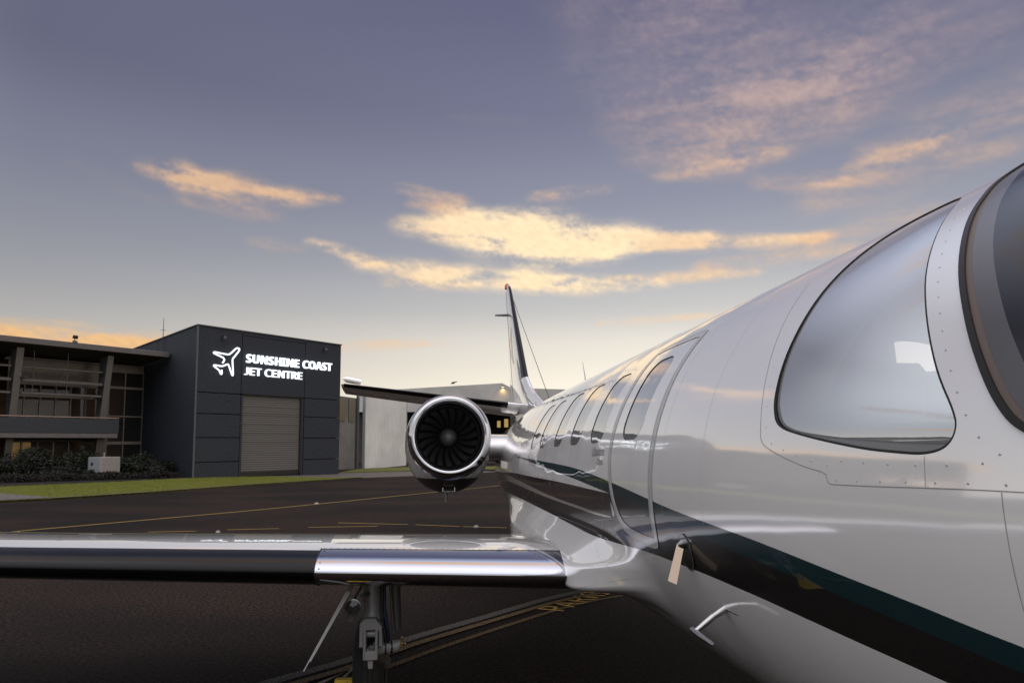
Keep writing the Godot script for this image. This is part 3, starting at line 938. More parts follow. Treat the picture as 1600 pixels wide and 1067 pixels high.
func make_probes() -> void:
	var c := P(1.952, -13.4)
	var disc := PackedVector2Array()
	for k in 28:
		disc.append(c + Vector2(cos(TAU * k / 28) * 4.6, sin(TAU * k / 28) * 5.6))
	var dm := patch(disc, 0.003, 1.5)
	wall(dm, disc, 0.003, -0.002, -1.0)
	var base := part("vane_plate", dm, M.black_paint, jet)
	var edge := MB.new()
	strip(edge, disc, 0.35, 0.0034, true)
	part("plate_edge", edge, M.seal_grey, base)
	var s := fus(P(1.95, -11.4))
	var n := fus_n(P(1.95, -11.4))
	var mb := MB.new()
	mb.tube([s - n * 0.01, s + n * 0.012, s + n * 0.022], [0.017, 0.016, 0.006], 16)
	part("vane_hub", mb, M.steel, base)
	var bl := MB.new()
	var up := Vector3.UP
	var a := s + n * 0.012 + up * 0.004
	var e := s + n * 0.052 - up * 0.108 + Vector3(0, 0, 0.004)
	var wd := (Vector3(0, 0.0, 0.5) - n * 0.85).normalized()
	var th := wd.cross((e - a).normalized()).normalized() * 0.002
	for q in [[a, e]]:
		var p0: Vector3 = q[0] - wd * 0.012
		var p1: Vector3 = q[0] + wd * 0.012
		var p2: Vector3 = q[1] + wd * 0.019 - up * 0.008
		var p3: Vector3 = q[1] - wd * 0.008 + up * 0.006
		var m0 := (p0 + p2) * 0.5
		bl.quad(p0 + th, p1 + th, p2 + th, p3 + th, th)
		bl.quad(p0 - th, p1 - th, p2 - th, p3 - th, -th)
		for w in [[p0, p1], [p1, p2], [p2, p3], [p3, p0]]:
			bl.quad(w[0] + th, w[1] + th, w[1] - th, w[0] - th, (w[0] + w[1]) * 0.5 - m0)
	part("angle_vane", bl, M.vane_metal, base)
	# pitot tube: a swept mast that ends in a forward-pointing tube
	var pt := MB.new()
	var root := fus(P(1.66, -24.4), -0.004)
	var root2 := fus(P(1.80, -24.0), -0.004)
	var k1 := V(0.831, -0.452, 1.80)
	var k2 := V(0.775, -0.492, 1.80)
	for seg in [[root2, k1, 0.020, 0.017], [k1, k2, 0.017, 0.015]]:
		pt.tube([seg[0], (seg[0] + seg[1]) * 0.5, seg[1]], [seg[2] * 0.55, (seg[2] + seg[3]) * 0.275, seg[3] * 0.5], 12)
	pt.tube([root, root2], [0.003, 0.006], 8)
	var mast := part("pitot_mast", pt, M.steel, jet)
	var tb := MB.new()
	tb.tube([k2 + Vector3(0, 0, -0.02), k2 + Vector3(0.0, -0.004, 0.03), k2 + Vector3(0.004, -0.008, 0.095), k2 + Vector3(0.005, -0.009, 0.11)], [0.009, 0.009, 0.007, 0.005], 12)
	part("pitot_tube", tb, M.steel, mast)
	# aerials on the roof
	var wh := MB.new()
	wh.tube([V(1.675, 0.66, 6.5), V(1.672, 0.85, 6.5), V(1.66, 1.02, 6.55)], [0.012, 0.006, 0.003], 6)
	part("whip_antenna", wh, M.steel, jet)
	var ba := MB.new()
	ba.prism(PackedVector2Array([Vector2(-0.16, 0), Vector2(0.16, 0), Vector2(0.04, 0.05), Vector2(-0.1, 0.05)]), Transform3D(Basis(Vector3(0, 0, -1), Vector3.UP, Vector3(1, 0, 0)), V(1.5, 0.68, 3.6)), 0.02, 0.004)
	part("blade_antenna", ba, M.white_paint, jet)

func wing_sections(side: float) -> Array:
	var s: Array = []
	for k in [[0.86, 3.12, 5.25, 0.116, 0.0], [-0.5, 3.13, 5.02, 0.114, 0.0], [-1.9, 3.16, 4.80, 0.113, 0.0], [-4.2, 3.26, 4.58, 0.112, 0.0], [-6.3, 3.42, 4.42, 0.11, 0.0]]:
		var y: float = -0.572 + 0.041 * (0.72 - k[0])
		var x: float = X0 + (k[0] - X0) * side
		s.append([V(x, y, k[1]), V(x, y - 0.045, k[2]), k[3], Vector3.UP])
	return s

func make_wings() -> void:
	var r := wing_sections(1.0)
	var ul := sqrt(0.10)
	var uh := sqrt(0.112)
	var mb := foil(r, 0.0, 4.0, uh, 1.0, 40, 30)
	var lo := foil(r, 0.0, 4.0, -1.0, -ul, 40, 24)
	mb.v.append_array(lo.v); mb.n.append_array(lo.n)
	foil_cap(mb, r, 3.999, Vector3(-1, 0, 0))
	var w := part("right_wing", mb, M.white_paint, jet)
	part("polished_leading_edge", foil(r, 0.0, 0.998, -ul, uh, 20, 60), M.chrome, w)
	var boot_h := sqrt(0.098)
	var bt := foil(r, 1.002, 4.0, -ul, boot_h, 40, 40)
	part("deicing_boot", bt, M.boot_rubber, w)
	part("wing_skin_edge", foil(r, 1.002, 4.0, boot_h, uh, 40, 2), M.white_paint, w)
	var sm := MB.new()
	for k in 20:
		var s0 := lerpf(0.04, 1.0, k / 20.0)
		var s1 := lerpf(0.04, 1.0, (k + 1) / 20.0)
		var a := foil_point(r, s0, uh)
		var b := foil_point(r, s1, uh)
		sm.beam(a + Vector3(0, 0.0004, 0), b + Vector3(0, 0.0004, 0), 0.007, 0.0016)
	for k in 24:
		var u0 := lerpf(-ul, uh, k / 24.0)
		var u1 := lerpf(-ul, uh, (k + 1) / 24.0)
		sm.beam(foil_point(r, 1.0, u0), foil_point(r, 1.0, u1), 0.008, 0.003, 0.0, Vector3.RIGHT)
	part("edge_seam", sm, M.seal_black, w)
	var rv := MB.new()
	for k in 40:
		var s2 := lerpf(0.06, 0.99, k / 39.0)
		var p := foil_point(r, s2, uh * 1.03)
		rv.lathe(p, Vector3.UP, [Vector2(-0.002, 0.0035), Vector2(0.0005, 0.0032), Vector2(0.0012, 0.0005)], 8, Vector3.RIGHT)
	for k in 6:
		var p2 := foil_point(r, 0.985, lerpf(-0.1, uh * 0.9, k / 5.0))
		rv.lathe(p2, Vector3(0, 0.5, 0.85), [Vector2(-0.002, 0.004), Vector2(0.001, 0.0035), Vector2(0.0018, 0.0005)], 8, Vector3.RIGHT)
	part("rivets", rv, M.seal_black, w).set_meta("kind", "stuff")
	var fl := MB.new()
	for sp in [[1.3, 0.55], [2.2, 0.55]]:
		fl.beam(foil_point(r, sp[0], 0.42) + Vector3(0, 0.0006, 0), foil_point(r, sp[0], 0.8) + Vector3(0, 0.0006, 0), 0.004, 0.0012)
	part("skin_joint", fl, M.skin_joint, w)
	var l := wing_sections(-1.0)
	var lw := foil(l, 0.0, 4.0, -1.0, 1.0, 16, 40)
	foil_cap(lw, l, 3.999, Vector3(1, 0, 0))
	part("left_wing", lw, M.white_paint, jet)

func make_engine() -> void:
	var c := V(0.243, 0.224, 6.08)
	var ax := Vector3(0, 0, -1)
	# nacelle: a turned shape whose belly sags
	var prof := [[0.10, 0.400], [0.16, 0.408], [0.28, 0.42], [0.45, 0.431], [0.7, 0.437], [1.0, 0.435], [1.35, 0.42], [1.7, 0.385], [2.05, 0.33], [2.35, 0.27], [2.5, 0.24]]
	var px: Array = []
	var pr: Array = []
	for q in prof:
		px.append(q[0]); pr.append(q[1])
	prof = []
	for k in 61:
		var sx := 0.10 + 2.4 * pow(k / 60.0, 1.5)
		prof.append([sx, curve(px, pr, sx)])
	var pt := func(s: float, r: float, ang: float) -> Vector3:
		var down := clampf(-sin(ang), 0.0, 1.0)
		var k := 1.0 + 0.30 * pow(down, 1.6) * smooth(-0.06, 0.55, s) * (1.0 - smooth(1.6, 2.4, s)) - 0.05 * clampf(sin(ang), 0.0, 1.0) * smooth(0.0, 0.3, s)
		return c + ax * s + Vector3(cos(ang), sin(ang), 0) * r * k
	var sides := 128
	var white := MB.new()
	var dark := MB.new()
	var teal := MB.new()
	for i in prof.size() - 1:
		for k in sides:
			var q: Array = []
			var nn: Array = []
			for e in [[i, k], [i, k + 1], [i + 1, k + 1], [i + 1, k]]:
				var s: float = prof[e[0]][0]
				var an: float = TAU * e[1] / sides
				var p: Vector3 = pt.call(s, prof[e[0]][1], an)
				var dr: float = (prof[mini(e[0] + 1, prof.size() - 1)][1] - prof[maxi(e[0] - 1, 0)][1]) / (prof[mini(e[0] + 1, prof.size() - 1)][0] - prof[maxi(e[0] - 1, 0)][0])
				var rad: float = prof[e[0]][1]
				var ta: Vector3 = pt.call(s, rad, an + 0.03) - pt.call(s, rad, an - 0.03)
				var ts: Vector3 = pt.call(s + 0.03, rad + dr * 0.03, an) - pt.call(s - 0.03, rad - dr * 0.03, an)
				var n := ta.cross(ts).normalized()
				if n.dot(p - (c + ax * s)) < 0.0: n = -n
				q.append(p); nn.append(n)
			var am := TAU * (k + 0.5) / sides
			var mb := white
			var rel: float = (q[0].y + q[2].y) * 0.5 - c.y
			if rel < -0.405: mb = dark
			elif rel < -0.12 and cos(am) > 0.0 and prof[i][0] > 0.30 - rel * 0.5: mb = teal
			mb.tri(q[0], q[1], q[2], nn[0], nn[1], nn[2])
			mb.tri(q[0], q[2], q[3], nn[0], nn[2], nn[3])
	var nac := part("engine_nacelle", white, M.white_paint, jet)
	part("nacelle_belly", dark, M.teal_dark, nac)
	part("nacelle_stripe", teal, M.teal_paint, nac)
	var lip := MB.new()
	lip.lathe(c, ax, [Vector2(0.16, 0.300), Vector2(0.10, 0.304), Vector2(0.05, 0.314), Vector2(0.015, 0.329), Vector2(0.0, 0.345), Vector2(0.006, 0.362), Vector2(0.03, 0.381), Vector2(0.065, 0.393), Vector2(0.10, 0.4005)], 96)
	part("inlet_lip", lip, M.lip_metal, nac)
	var duct := MB.new()
	duct.lathe(c, ax, [Vector2(0.16, 0.300), Vector2(0.3, 0.302), Vector2(0.62, 0.306), Vector2(0.64, 0.02)], 64)
	part("inlet_duct", duct, M.duct, nac)
	var fr := MB.new()
	fr.lathe(c, ax, [Vector2(0.155, 0.2985), Vector2(0.17, 0.2965), Vector2(0.19, 0.2985)], 64)
	part("duct_ring", fr, M.steel, nac)
	# exhaust
	var exh := MB.new()
	exh.lathe(c, ax, [Vector2(2.5, 0.24), Vector2(2.62, 0.215), Vector2(2.62, 0.2), Vector2(2.3, 0.2)], 48)
	part("exhaust_nozzle", exh, M.fan_metal, nac)
	# fan
	var hub := MB.new()
	hub.lathe(c, ax, [Vector2(0.29, 0.001), Vector2(0.293, 0.02), Vector2(0.31, 0.045), Vector2(0.345, 0.07), Vector2(0.40, 0.088), Vector2(0.5, 0.092)], 40)
	var fan := part("fan_spinner", hub, M.spinner, jet)
	var blade := MB.new()
	var rows := 9
	var grid: Array = []
	for i in rows + 1:
		var t := float(i) / rows
		var rad := lerpf(0.085, 0.295, t)
		var tw := deg_to_rad(lerpf(28.0, 62.0, t))
		var ch := lerpf(0.05, 0.066, t)
		var sweep := 0.2 * t * t - 0.04 * t
		var line: Array = []
		for j in 5:
			var f := j / 4.0 - 0.5
			var tang := f * ch * sin(tw)
			var axial := 0.44 + f * ch * cos(tw)
			var an := sweep + tang / rad
			line.append(c + ax * axial + Vector3(cos(an), sin(an), 0) * rad)
		grid.append(line)
	for i in rows:
		for j in 4:
			var n := (grid[i + 1][j] - grid[i][j]).cross(grid[i][j + 1] - grid[i][j]) as Vector3
			if n.z < 0.0: n = -n
			blade.quad(grid[i][j], grid[i][j + 1], grid[i + 1][j + 1], grid[i + 1][j], n)
			var th := n.normalized() * -0.003
			blade.quad(grid[i][j] + th, grid[i][j + 1] + th, grid[i + 1][j + 1] + th, grid[i + 1][j] + th, -n)
	var bm := blade.mesh()
	for k in 19:
		var b := put("fan_blade", bm, M.fan_metal, fan)
		b.transform = Transform3D(Basis(), c) * Transform3D(Basis(Vector3(0, 0, 1), TAU * k / 19.0), Vector3.ZERO) * Transform3D(Basis(), -c)
	var bolts := MB.new()
	for k in 3:
		var an2 := deg_to_rad(245.0 + 40.0 * k)
		bolts.lathe(c + ax * 0.335 + Vector3(cos(an2), sin(an2), 0) * 0.066, Vector3(cos(an2) * 0.6, sin(an2) * 0.6, 0.8), [Vector2(-0.004, 0.007), Vector2(0.004, 0.006), Vector2(0.005, 0.001)], 8)
	part("spinner_bolts", bolts, M.seal_black, fan)
	# chin scoop with its bright frame, and the drain mast below
	var sc := MB.new()
	var sy := -0.285
	var sz := 6.40
	sc.bx(V(0.247, sy, sz + 0.12), Vector3(0.10, 0.062, 0.2), 0.01)
	part("chin_scoop", sc, M.duct, nac)
	var sf := MB.new()
	for e in [[-0.058, 0.035, -0.058, -0.03], [0.058, 0.035, 0.058, -0.03], [-0.058, -0.03, 0.058, -0.03]]:
		sf.tube([V(0.247 + e[0], sy + e[1], sz - 0.01), V(0.247 + e[2], sy + e[3], sz - 0.01)], [0.006], 8)
	part("scoop_frame", sf, M.steel, nac)
	var dm := MB.new()
	dm.tube([V(0.238, -0.30, 6.8), V(0.238, -0.40, 6.8), V(0.238, -0.435, 6.8)], [0.022, 0.015, 0.012], 12)
	dm.tube([V(0.238, -0.425, 6.8), V(0.238, -0.44, 6.8)], [0.02], 12)
	part("drain_mast", dm, M.gear_grey, nac)
	# pylon to the fuselage
	var secs: Array = [
		[V(0.45, 0.135, 6.75), V(0.45, 0.15, 8.5), 0.17, Vector3.UP], [V(0.95, 0.135, 6.80), V(0.95, 0.15, 8.5), 0.17, Vector3.UP],
		[V(1.12, 0.145, 6.70), V(1.12, 0.16, 8.6), 0.19, Vector3.UP], [V(1.45, 0.16, 6.6), V(1.45, 0.17, 8.7), 0.21, Vector3.UP]]
	part("engine_pylon", foil(secs, 0.0, 2.999, -1.0, 1.0, 24, 60), M.white_paint, jet)

func make_tail() -> void:
	var secs: Array = []
	for k in [[0.3, 7.9, 11.9, 0.05], [0.757, 8.5, 11.85, 0.055], [0.955, 9.17, 11.8, 0.065], [1.08, 9.47, 11.8, 0.07], [1.29, 9.87, 11.82, 0.075], [2.3, 10.85, 12.15, 0.085], [3.2, 11.72, 12.46, 0.09], [3.36, 11.95, 12.5, 0.085]]:
		secs.append([V(X0, k[0], k[1]), V(X0, k[0], k[2]), k[3], Vector3.RIGHT])
	var ub := sqrt(0.10)
	var mb := foil(secs, 0.0, 4.0, -1.0, 1.0, 40, 60)
	for rg in [[-1.0, -ub], [ub, 1.0]]:
		var m2 := foil(secs, 4.0, 6.6, rg[0], rg[1], 24, 26)
		mb.v.append_array(m2.v); mb.n.append_array(m2.n)
	var m3 := foil(secs, 6.6, 7.0, -1.0, 1.0, 4, 60)
	mb.v.append_array(m3.v); mb.n.append_array(m3.n)
	foil_cap(mb, secs, 6.999, Vector3.UP)
	var fin := part("tail_fin", mb, M.white_paint, jet)
	part("deicing_boot", foil(secs, 4.0, 6.6, -ub, ub, 24, 24), M.boot_rubber, fin)
	var rud := MB.new()
	for s in [-1, 1]:
		for k in 12:
			var a := foil_point(secs, lerpf(2.5, 6.5, k / 12.0), 0.83 * s)
			var b := foil_point(secs, lerpf(2.5, 6.5, (k + 1) / 12.0), 0.83 * s)
			rud.beam(a, b, 0.012, 0.006, 0.0, Vector3.RIGHT)
	part("rudder_gap", rud, M.seal_black, fin)
	# dark swirl painted on the near side
	var em := MB.new()
	var sw: Array = []
	for k in 15:
		var t := k / 14.0
		sw.append(Vector2(4.35 + 0.75 * t, -(0.62 + 0.1 * sin(t * PI * 1.2))))
	for k in 14:
		var t0 := k / 14.0
		var w0 := 0.09 * sin(PI * clampf(t0, 0.03, 1.0)) + 0.008
		var w1 := 0.09 * sin(PI * minf(t0 + 1.0 / 14.0, 0.99)) + 0.008
		var o := Vector3(-0.002, 0, 0)
		em.quad(foil_point(secs, sw[k].x, sw[k].y - w0) + o, foil_point(secs, sw[k + 1].x, sw[k + 1].y - w1) + o, foil_point(secs, sw[k + 1].x, sw[k + 1].y + w1) + o, foil_point(secs, sw[k].x, sw[k].y + w0) + o, Vector3.LEFT)
	part("tail_emblem", em, M.black_paint, fin)
	var bc := MB.new()
	bc.lathe(V(X0, 3.34, 12.25), Vector3.UP, [Vector2(0.0, 0.05), Vector2(0.06, 0.048), Vector2(0.1, 0.03), Vector2(0.115, 0.002)], 16, Vector3.RIGHT)
	part("beacon", bc, M.beacon_red, fin)
	for s in [-1.0, 1.0]:
		var va := MB.new()
		va.prism(PackedVector2Array([Vector2(0, -0.06), Vector2(0.24 if s < 0.0 else 0.1, 0.02), Vector2(0.24 if s < 0.0 else 0.1, 0.1), Vector2(0, 0.1)]), Transform3D(Basis(Vector3(s, 0, 0), Vector3(0, 0, -1), Vector3(0, s, 0)), V(X0 + s * 0.03, 2.73, 11.9)), 0.018, 0.003)
		part("side_antenna", va, M.gear_grey, fin)
	# tailplane, both halves
	for s in [1.0, -1.0]:
		var ts: Array = []
		for k in [[0.0, 10.05, 11.35, 0.85], [0.12, 10.1, 11.35, 0.87], [2.55, 10.6, 11.36, 1.185], [2.95, 10.66, 11.34, 1.235]]:
			ts.append([V(X0 - k[0] * s, k[3], k[1]), V(X0 - k[0] * s, k[3] - 0.10, k[2]), 0.10, Vector3.UP])
		var u2 := sqrt(0.12)
		var tm := MB.new()
		for rg in [[-1.0, -u2], [u2, 1.0]]:
			var q := foil(ts, 0.0, 2.999, rg[0], rg[1], 24, 24)
			tm.v.append_array(q.v); tm.n.append_array(q.n)
		var q2 := foil(ts, 2.9, 2.999, -u2, u2, 2, 20)
		tm.v.append_array(q2.v); tm.n.append_array(q2.n)
		var q3 := foil(ts, 0.0, 1.06, -u2, u2, 8, 20)
		tm.v.append_array(q3.v); tm.n.append_array(q3.n)
		foil_cap(tm, ts, 2.999, Vector3(-s, 0, 0))
		var tp := part("tailplane", tm, M.white_paint, jet)
		part("deicing_boot", foil(ts, 1.06, 2.9, -u2, u2, 20, 24), M.boot_rubber, tp)
		var hn := MB.new()
		var hx: float = X0 - 2.86 * s
		hn.tube([V(hx + 0.22 * s, 1.275, 10.75), V(hx, 1.315, 10.72), V(hx - 0.06 * s, 1.325, 10.72)], [0.05, 0.052, 0.03], 14)
		part("balance_horn", hn, M.white_paint, tp)
	# wire aerial from the fin to the roof
	var wire := MB.new()
	wire.tube([V(X0, 2.98, 11.5), V(X0 + 0.02, 0.80, 8.2)], [0.0045], 5)
	part("antenna_wire", wire, M.seal_black, jet)
	var ins := MB.new()
	ins.lathe(V(X0 + 0.02, 0.66, 8.2), Vector3(0, 1, -0.4), [Vector2(0, 0.05), Vector2(0.08, 0.03), Vector2(0.15, 0.008)], 10, Vector3.RIGHT)
	ins.lathe(V(X0 - 0.02, 0.72, 8.75), Vector3(0, 1, -0.4), [Vector2(0, 0.05), Vector2(0.07, 0.04), Vector2(0.12, 0.008)], 10, Vector3.RIGHT)
	part("wire_anchor", ins, M.seal_black, jet)

func make_gear() -> void:
	var st := MB.new()
	st.tube([V(-0.268, -0.55, 3.62), V(-0.268, -0.70, 3.60), V(-0.265, -0.80, 3.58), V(-0.262, -0.85, 3.56)], [0.05, 0.047, 0.043, 0.05], 24)
	var strut := part("gear_strut", st, M.gear_grey, jet)
	var col := MB.new()
	col.tube([V(-0.268, -0.735, 3.6), V(-0.268, -0.75, 3.6)], [0.052], 24)
	part("strut_collar", col, M.gear_grey, strut)
	# yoke: a plate with an arched opening
	var yk := PackedVector2Array([Vector2(-0.058, -0.13), Vector2(-0.058, -0.012), Vector2(-0.03, 0.012), Vector2(0.022, 0.012), Vector2(0.056, -0.028), Vector2(0.06, -0.13), Vector2(0.04, -0.13), Vector2(0.04, -0.06), Vector2(0.03, -0.045), Vector2(-0.028, -0.045), Vector2(-0.037, -0.058), Vector2(-0.037, -0.13)])
	var ym := MB.new()
	ym.prism(yk, Transform3D(Basis(), V(-0.262, -0.83, 3.47)), 0.09, 0.004)
	part("gear_yoke", ym, M.gear_grey, strut)
	var lk := MB.new()
	lk.bx(V(-0.292, -0.945, 3.49), Vector3(0.014, 0.15, 0.07), 0.005)
	lk.bx(V(-0.232, -0.945, 3.49), Vector3(0.014, 0.15, 0.07), 0.005)
	lk.bx(V(-0.262, -1.0, 3.49), Vector3(0.075, 0.045, 0.07), 0.006)
	lk.tube([V(-0.315, -0.90, 3.5), V(-0.205, -0.90, 3.5)], [0.017], 16)
	var tl := PackedVector2Array([Vector2(-0.016, 0), Vector2(0.016, 0), Vector2(0.011, -0.055), Vector2(-0.011, -0.055)])
	lk.prism(tl, Transform3D(Basis(), V(-0.262, -1.012, 3.47)), 0.02, 0.003)
	part("trailing_link", lk, M.gear_grey, strut)
	var ar := MB.new()
	ar.tube([V(-0.25, -0.985, 3.53), V(-0.185, -0.985, 3.55), V(-0.135, -0.982, 3.56), V(-0.11, -0.97, 3.57)], [0.034, 0.033, 0.031, 0.018], 18)
	part("brake_arm", ar, M.gear_grey, strut)
	var bd := MB.new()
	bd.tube([V(-0.200, -0.985, 3.545), V(-0.192, -0.985, 3.547)], [0.036], 18)
	bd.tube([V(-0.168, -0.984, 3.553), V(-0.16, -0.984, 3.555)], [0.036], 18)
	part("arm_band", bd, M.seal_black, strut)
	var act := MB.new()
	act.tube([V(-0.16, -0.60, 3.72), V(-0.148, -0.80, 3.71), V(-0.14, -0.93, 3.7)], [0.032, 0.03, 0.026], 16)
	act.tube([V(-0.185, -0.62, 3.66), V(-0.152, -0.93, 3.62)], [0.006], 8)
	part("retract_actuator", act, M.gear_dark, strut)
	var hs := MB.new()
	hs.tube([V(-0.205, -0.62, 3.6), V(-0.20, -0.78, 3.57), V(-0.185, -0.88, 3.55), V(-0.172, -0.96, 3.56)], [0.009], 8)
	part("brake_hose", hs, M.hose_blue, strut)
	var hs2 := MB.new()
	hs2.tube([V(-0.215, -0.64, 3.58), V(-0.212, -0.82, 3.56), V(-0.19, -0.93, 3.52), V(-0.17, -0.965, 3.54)], [0.007], 8)
	part("brake_hose", hs2, M.seal_black, strut)
	var ft := MB.new()
	ft.tube([V(-0.105, -0.935, 3.55), V(-0.105, -0.965, 3.55), V(-0.085, -0.97, 3.55)], [0.009, 0.008, 0.006], 8)
	ft.tube([V(-0.108, -0.985, 3.55), V(-0.108, -0.965, 3.55)], [0.012], 8)
	part("brake_fitting", ft, M.brass, strut)
	# tyre and wheel
	var ty := MB.new()
	var tc := V(-0.294, -1.198, 3.96)
	ty.lathe(tc, Vector3.RIGHT, [Vector2(-0.075, 0.15), Vector2(-0.084, 0.19), Vector2(-0.085, 0.225), Vector2(-0.074, 0.256), Vector2(-0.052, 0.274), Vector2(-0.034, 0.2795), Vector2(-0.032, 0.275), Vector2(-0.028, 0.275), Vector2(-0.026, 0.2805), Vector2(-0.002, 0.2825), Vector2(0.0, 0.277), Vector2(0.004, 0.277), Vector2(0.006, 0.2825), Vector2(0.026, 0.2805), Vector2(0.028, 0.275), Vector2(0.032, 0.275), Vector2(0.034, 0.2795), Vector2(0.052, 0.274), Vector2(0.074, 0.256), Vector2(0.085, 0.225), Vector2(0.084, 0.19), Vector2(0.075, 0.15)], 64)
	var wheel := part("main_tyre", ty, M.tyre_rubber, jet)
	var hb := MB.new()
	hb.lathe(tc, Vector3.RIGHT, [Vector2(-0.05, 0.02), Vector2(-0.05, 0.11), Vector2(-0.072, 0.15), Vector2(0.072, 0.15), Vector2(0.05, 0.11), Vector2(0.05, 0.02)], 40)
	part("wheel_hub", hb, M.gear_grey, wheel)
	var lnk := MB.new()
	lnk.beam(V(-0.262, -0.99, 3.52), V(-0.20, -1.19, 3.96), 0.04, 0.07, 0.01)
	lnk.tube([V(-0.2, -1.198, 3.96), V(-0.3, -1.198, 3.96)], [0.03], 14)
	part("axle_link", lnk, M.gear_dark, strut)
	# taxi lamp and gear door left of the strut
	var lp := MB.new()
	var lc := V(-0.352, -0.748, 3.44)
	lp.lathe(lc, Vector3(0, 0, 1), [Vector2(-0.07, 0.01), Vector2(-0.06, 0.03), Vector2(-0.02, 0.04), Vector2(0.0, 0.043), Vector2(0.004, 0.042), Vector2(0.004, 0.037)], 32)
	var lamp := part("taxi_lamp_housing", lp, M.steel, strut)
	var ls := MB.new()
	ls.lathe(lc, Vector3(0, 0, 1), [Vector2(0.003, 0.037), Vector2(0.009, 0.02), Vector2(0.011, 0.0005)], 32)
	part("taxi_lamp_lens", ls, M.lamp_lens, strut)
	var br := MB.new()
	br.tube([V(-0.345, -0.705, 3.46), V(-0.32, -0.665, 3.5), V(-0.30, -0.62, 3.55)], [0.007], 8)
	br.tube([V(-0.31, -0.70, 3.48), V(-0.285, -0.705, 3.55)], [0.012], 8)
	br.tube([V(-0.375, -0.79, 3.45), V(-0.385, -0.81, 3.45), V(-0.365, -0.82, 3.45), V(-0.35, -0.80, 3.45)], [0.005], 8)
	part("lamp_bracket", br, M.gear_dark, strut)
	var gd := MB.new()
	gd.beam(V(-0.362, -0.655, 3.46), V(-0.545, -0.985, 3.46), 0.010, 0.2, 0.003, Vector3(0, 0, 1))
	gd.beam(V(-0.375, -0.655, 3.44), V(-0.574, -1.03, 3.44), 0.006, 0.16, 0.002, Vector3(0, 0, 1))
	part("gear_door", gd, M.gear_door, jet)

# ---------------------------------------------------------------- ground
func gy(z: float) -> float:
	return -0.02 * clampf(-z, 0.0, 70.0)

func G(x: float, z: float, up := 0.0) -> Vector3:
	return Vector3(x, gy(z) + up, z)

func ground_sheet(mb: MB, poly: PackedVector2Array, up: float, rim := 0.0) -> void:
	# poly in world x, z; cut across the slope every few metres
	var b := bounds(poly)
	var zs := steps(b.position.y, b.end.y, 6.0)
	for i in zs.size() - 1:
		var slab := PackedVector2Array([Vector2(b.position.x - 1, zs[i]), Vector2(b.end.x + 1, zs[i]), Vector2(b.end.x + 1, zs[i + 1]), Vector2(b.position.x - 1, zs[i + 1])])
		for piece in Geometry2D.intersect_polygons(poly, slab):
			var idx := Geometry2D.triangulate_polygon(piece)
			for k in range(0, idx.size(), 3):
				mb.flat(G(piece[idx[k]].x, piece[idx[k]].y, up), G(piece[idx[k + 1]].x, piece[idx[k + 1]].y, up), G(piece[idx[k + 2]].x, piece[idx[k + 2]].y, up), Vector3.UP)
	if rim > 0.0:
		var mid := Vector2.ZERO
		for p in poly: mid += p / poly.size()
		for i in poly.size():
			var p := poly[i]
			var q := poly[(i + 1) % poly.size()]
			var o := ((p + q) * 0.5 - mid)
			mb.quad(G(p.x, p.y, up), G(q.x, q.y, up), G(q.x, q.y, up - rim), G(p.x, p.y, up - rim), Vector3(o.x, 0, o.y))

func ribbon(mb: MB, pts: Array, width: float, up: float) -> void:
	var n := pts.size()
	var L: Array = []
	var Rr: Array = []
	for i in n:
		var a: Vector2 = pts[maxi(i - 1, 0)]
		var b: Vector2 = pts[mini(i + 1, n - 1)]
		var t := (b - a).normalized().orthogonal() * width * 0.5
		L.append(pts[i] + t); Rr.append(pts[i] - t)
	for i in n - 1:
		mb.quad(G(L[i].x, L[i].y, up), G(L[i + 1].x, L[i + 1].y, up), G(Rr[i + 1].x, Rr[i + 1].y, up), G(Rr[i].x, Rr[i].y, up), Vector3.UP)

func spline(pts: Array, sub := 8) -> Array:
	var out: Array = []
	var n := pts.size()
	for i in n - 1:
		for k in sub:
			out.append((pts[i] as Vector2).cubic_interpolate(pts[i + 1], pts[maxi(i - 1, 0)], pts[mini(i + 2, n - 1)], float(k) / sub))
	out.append(pts[n - 1])
	return out

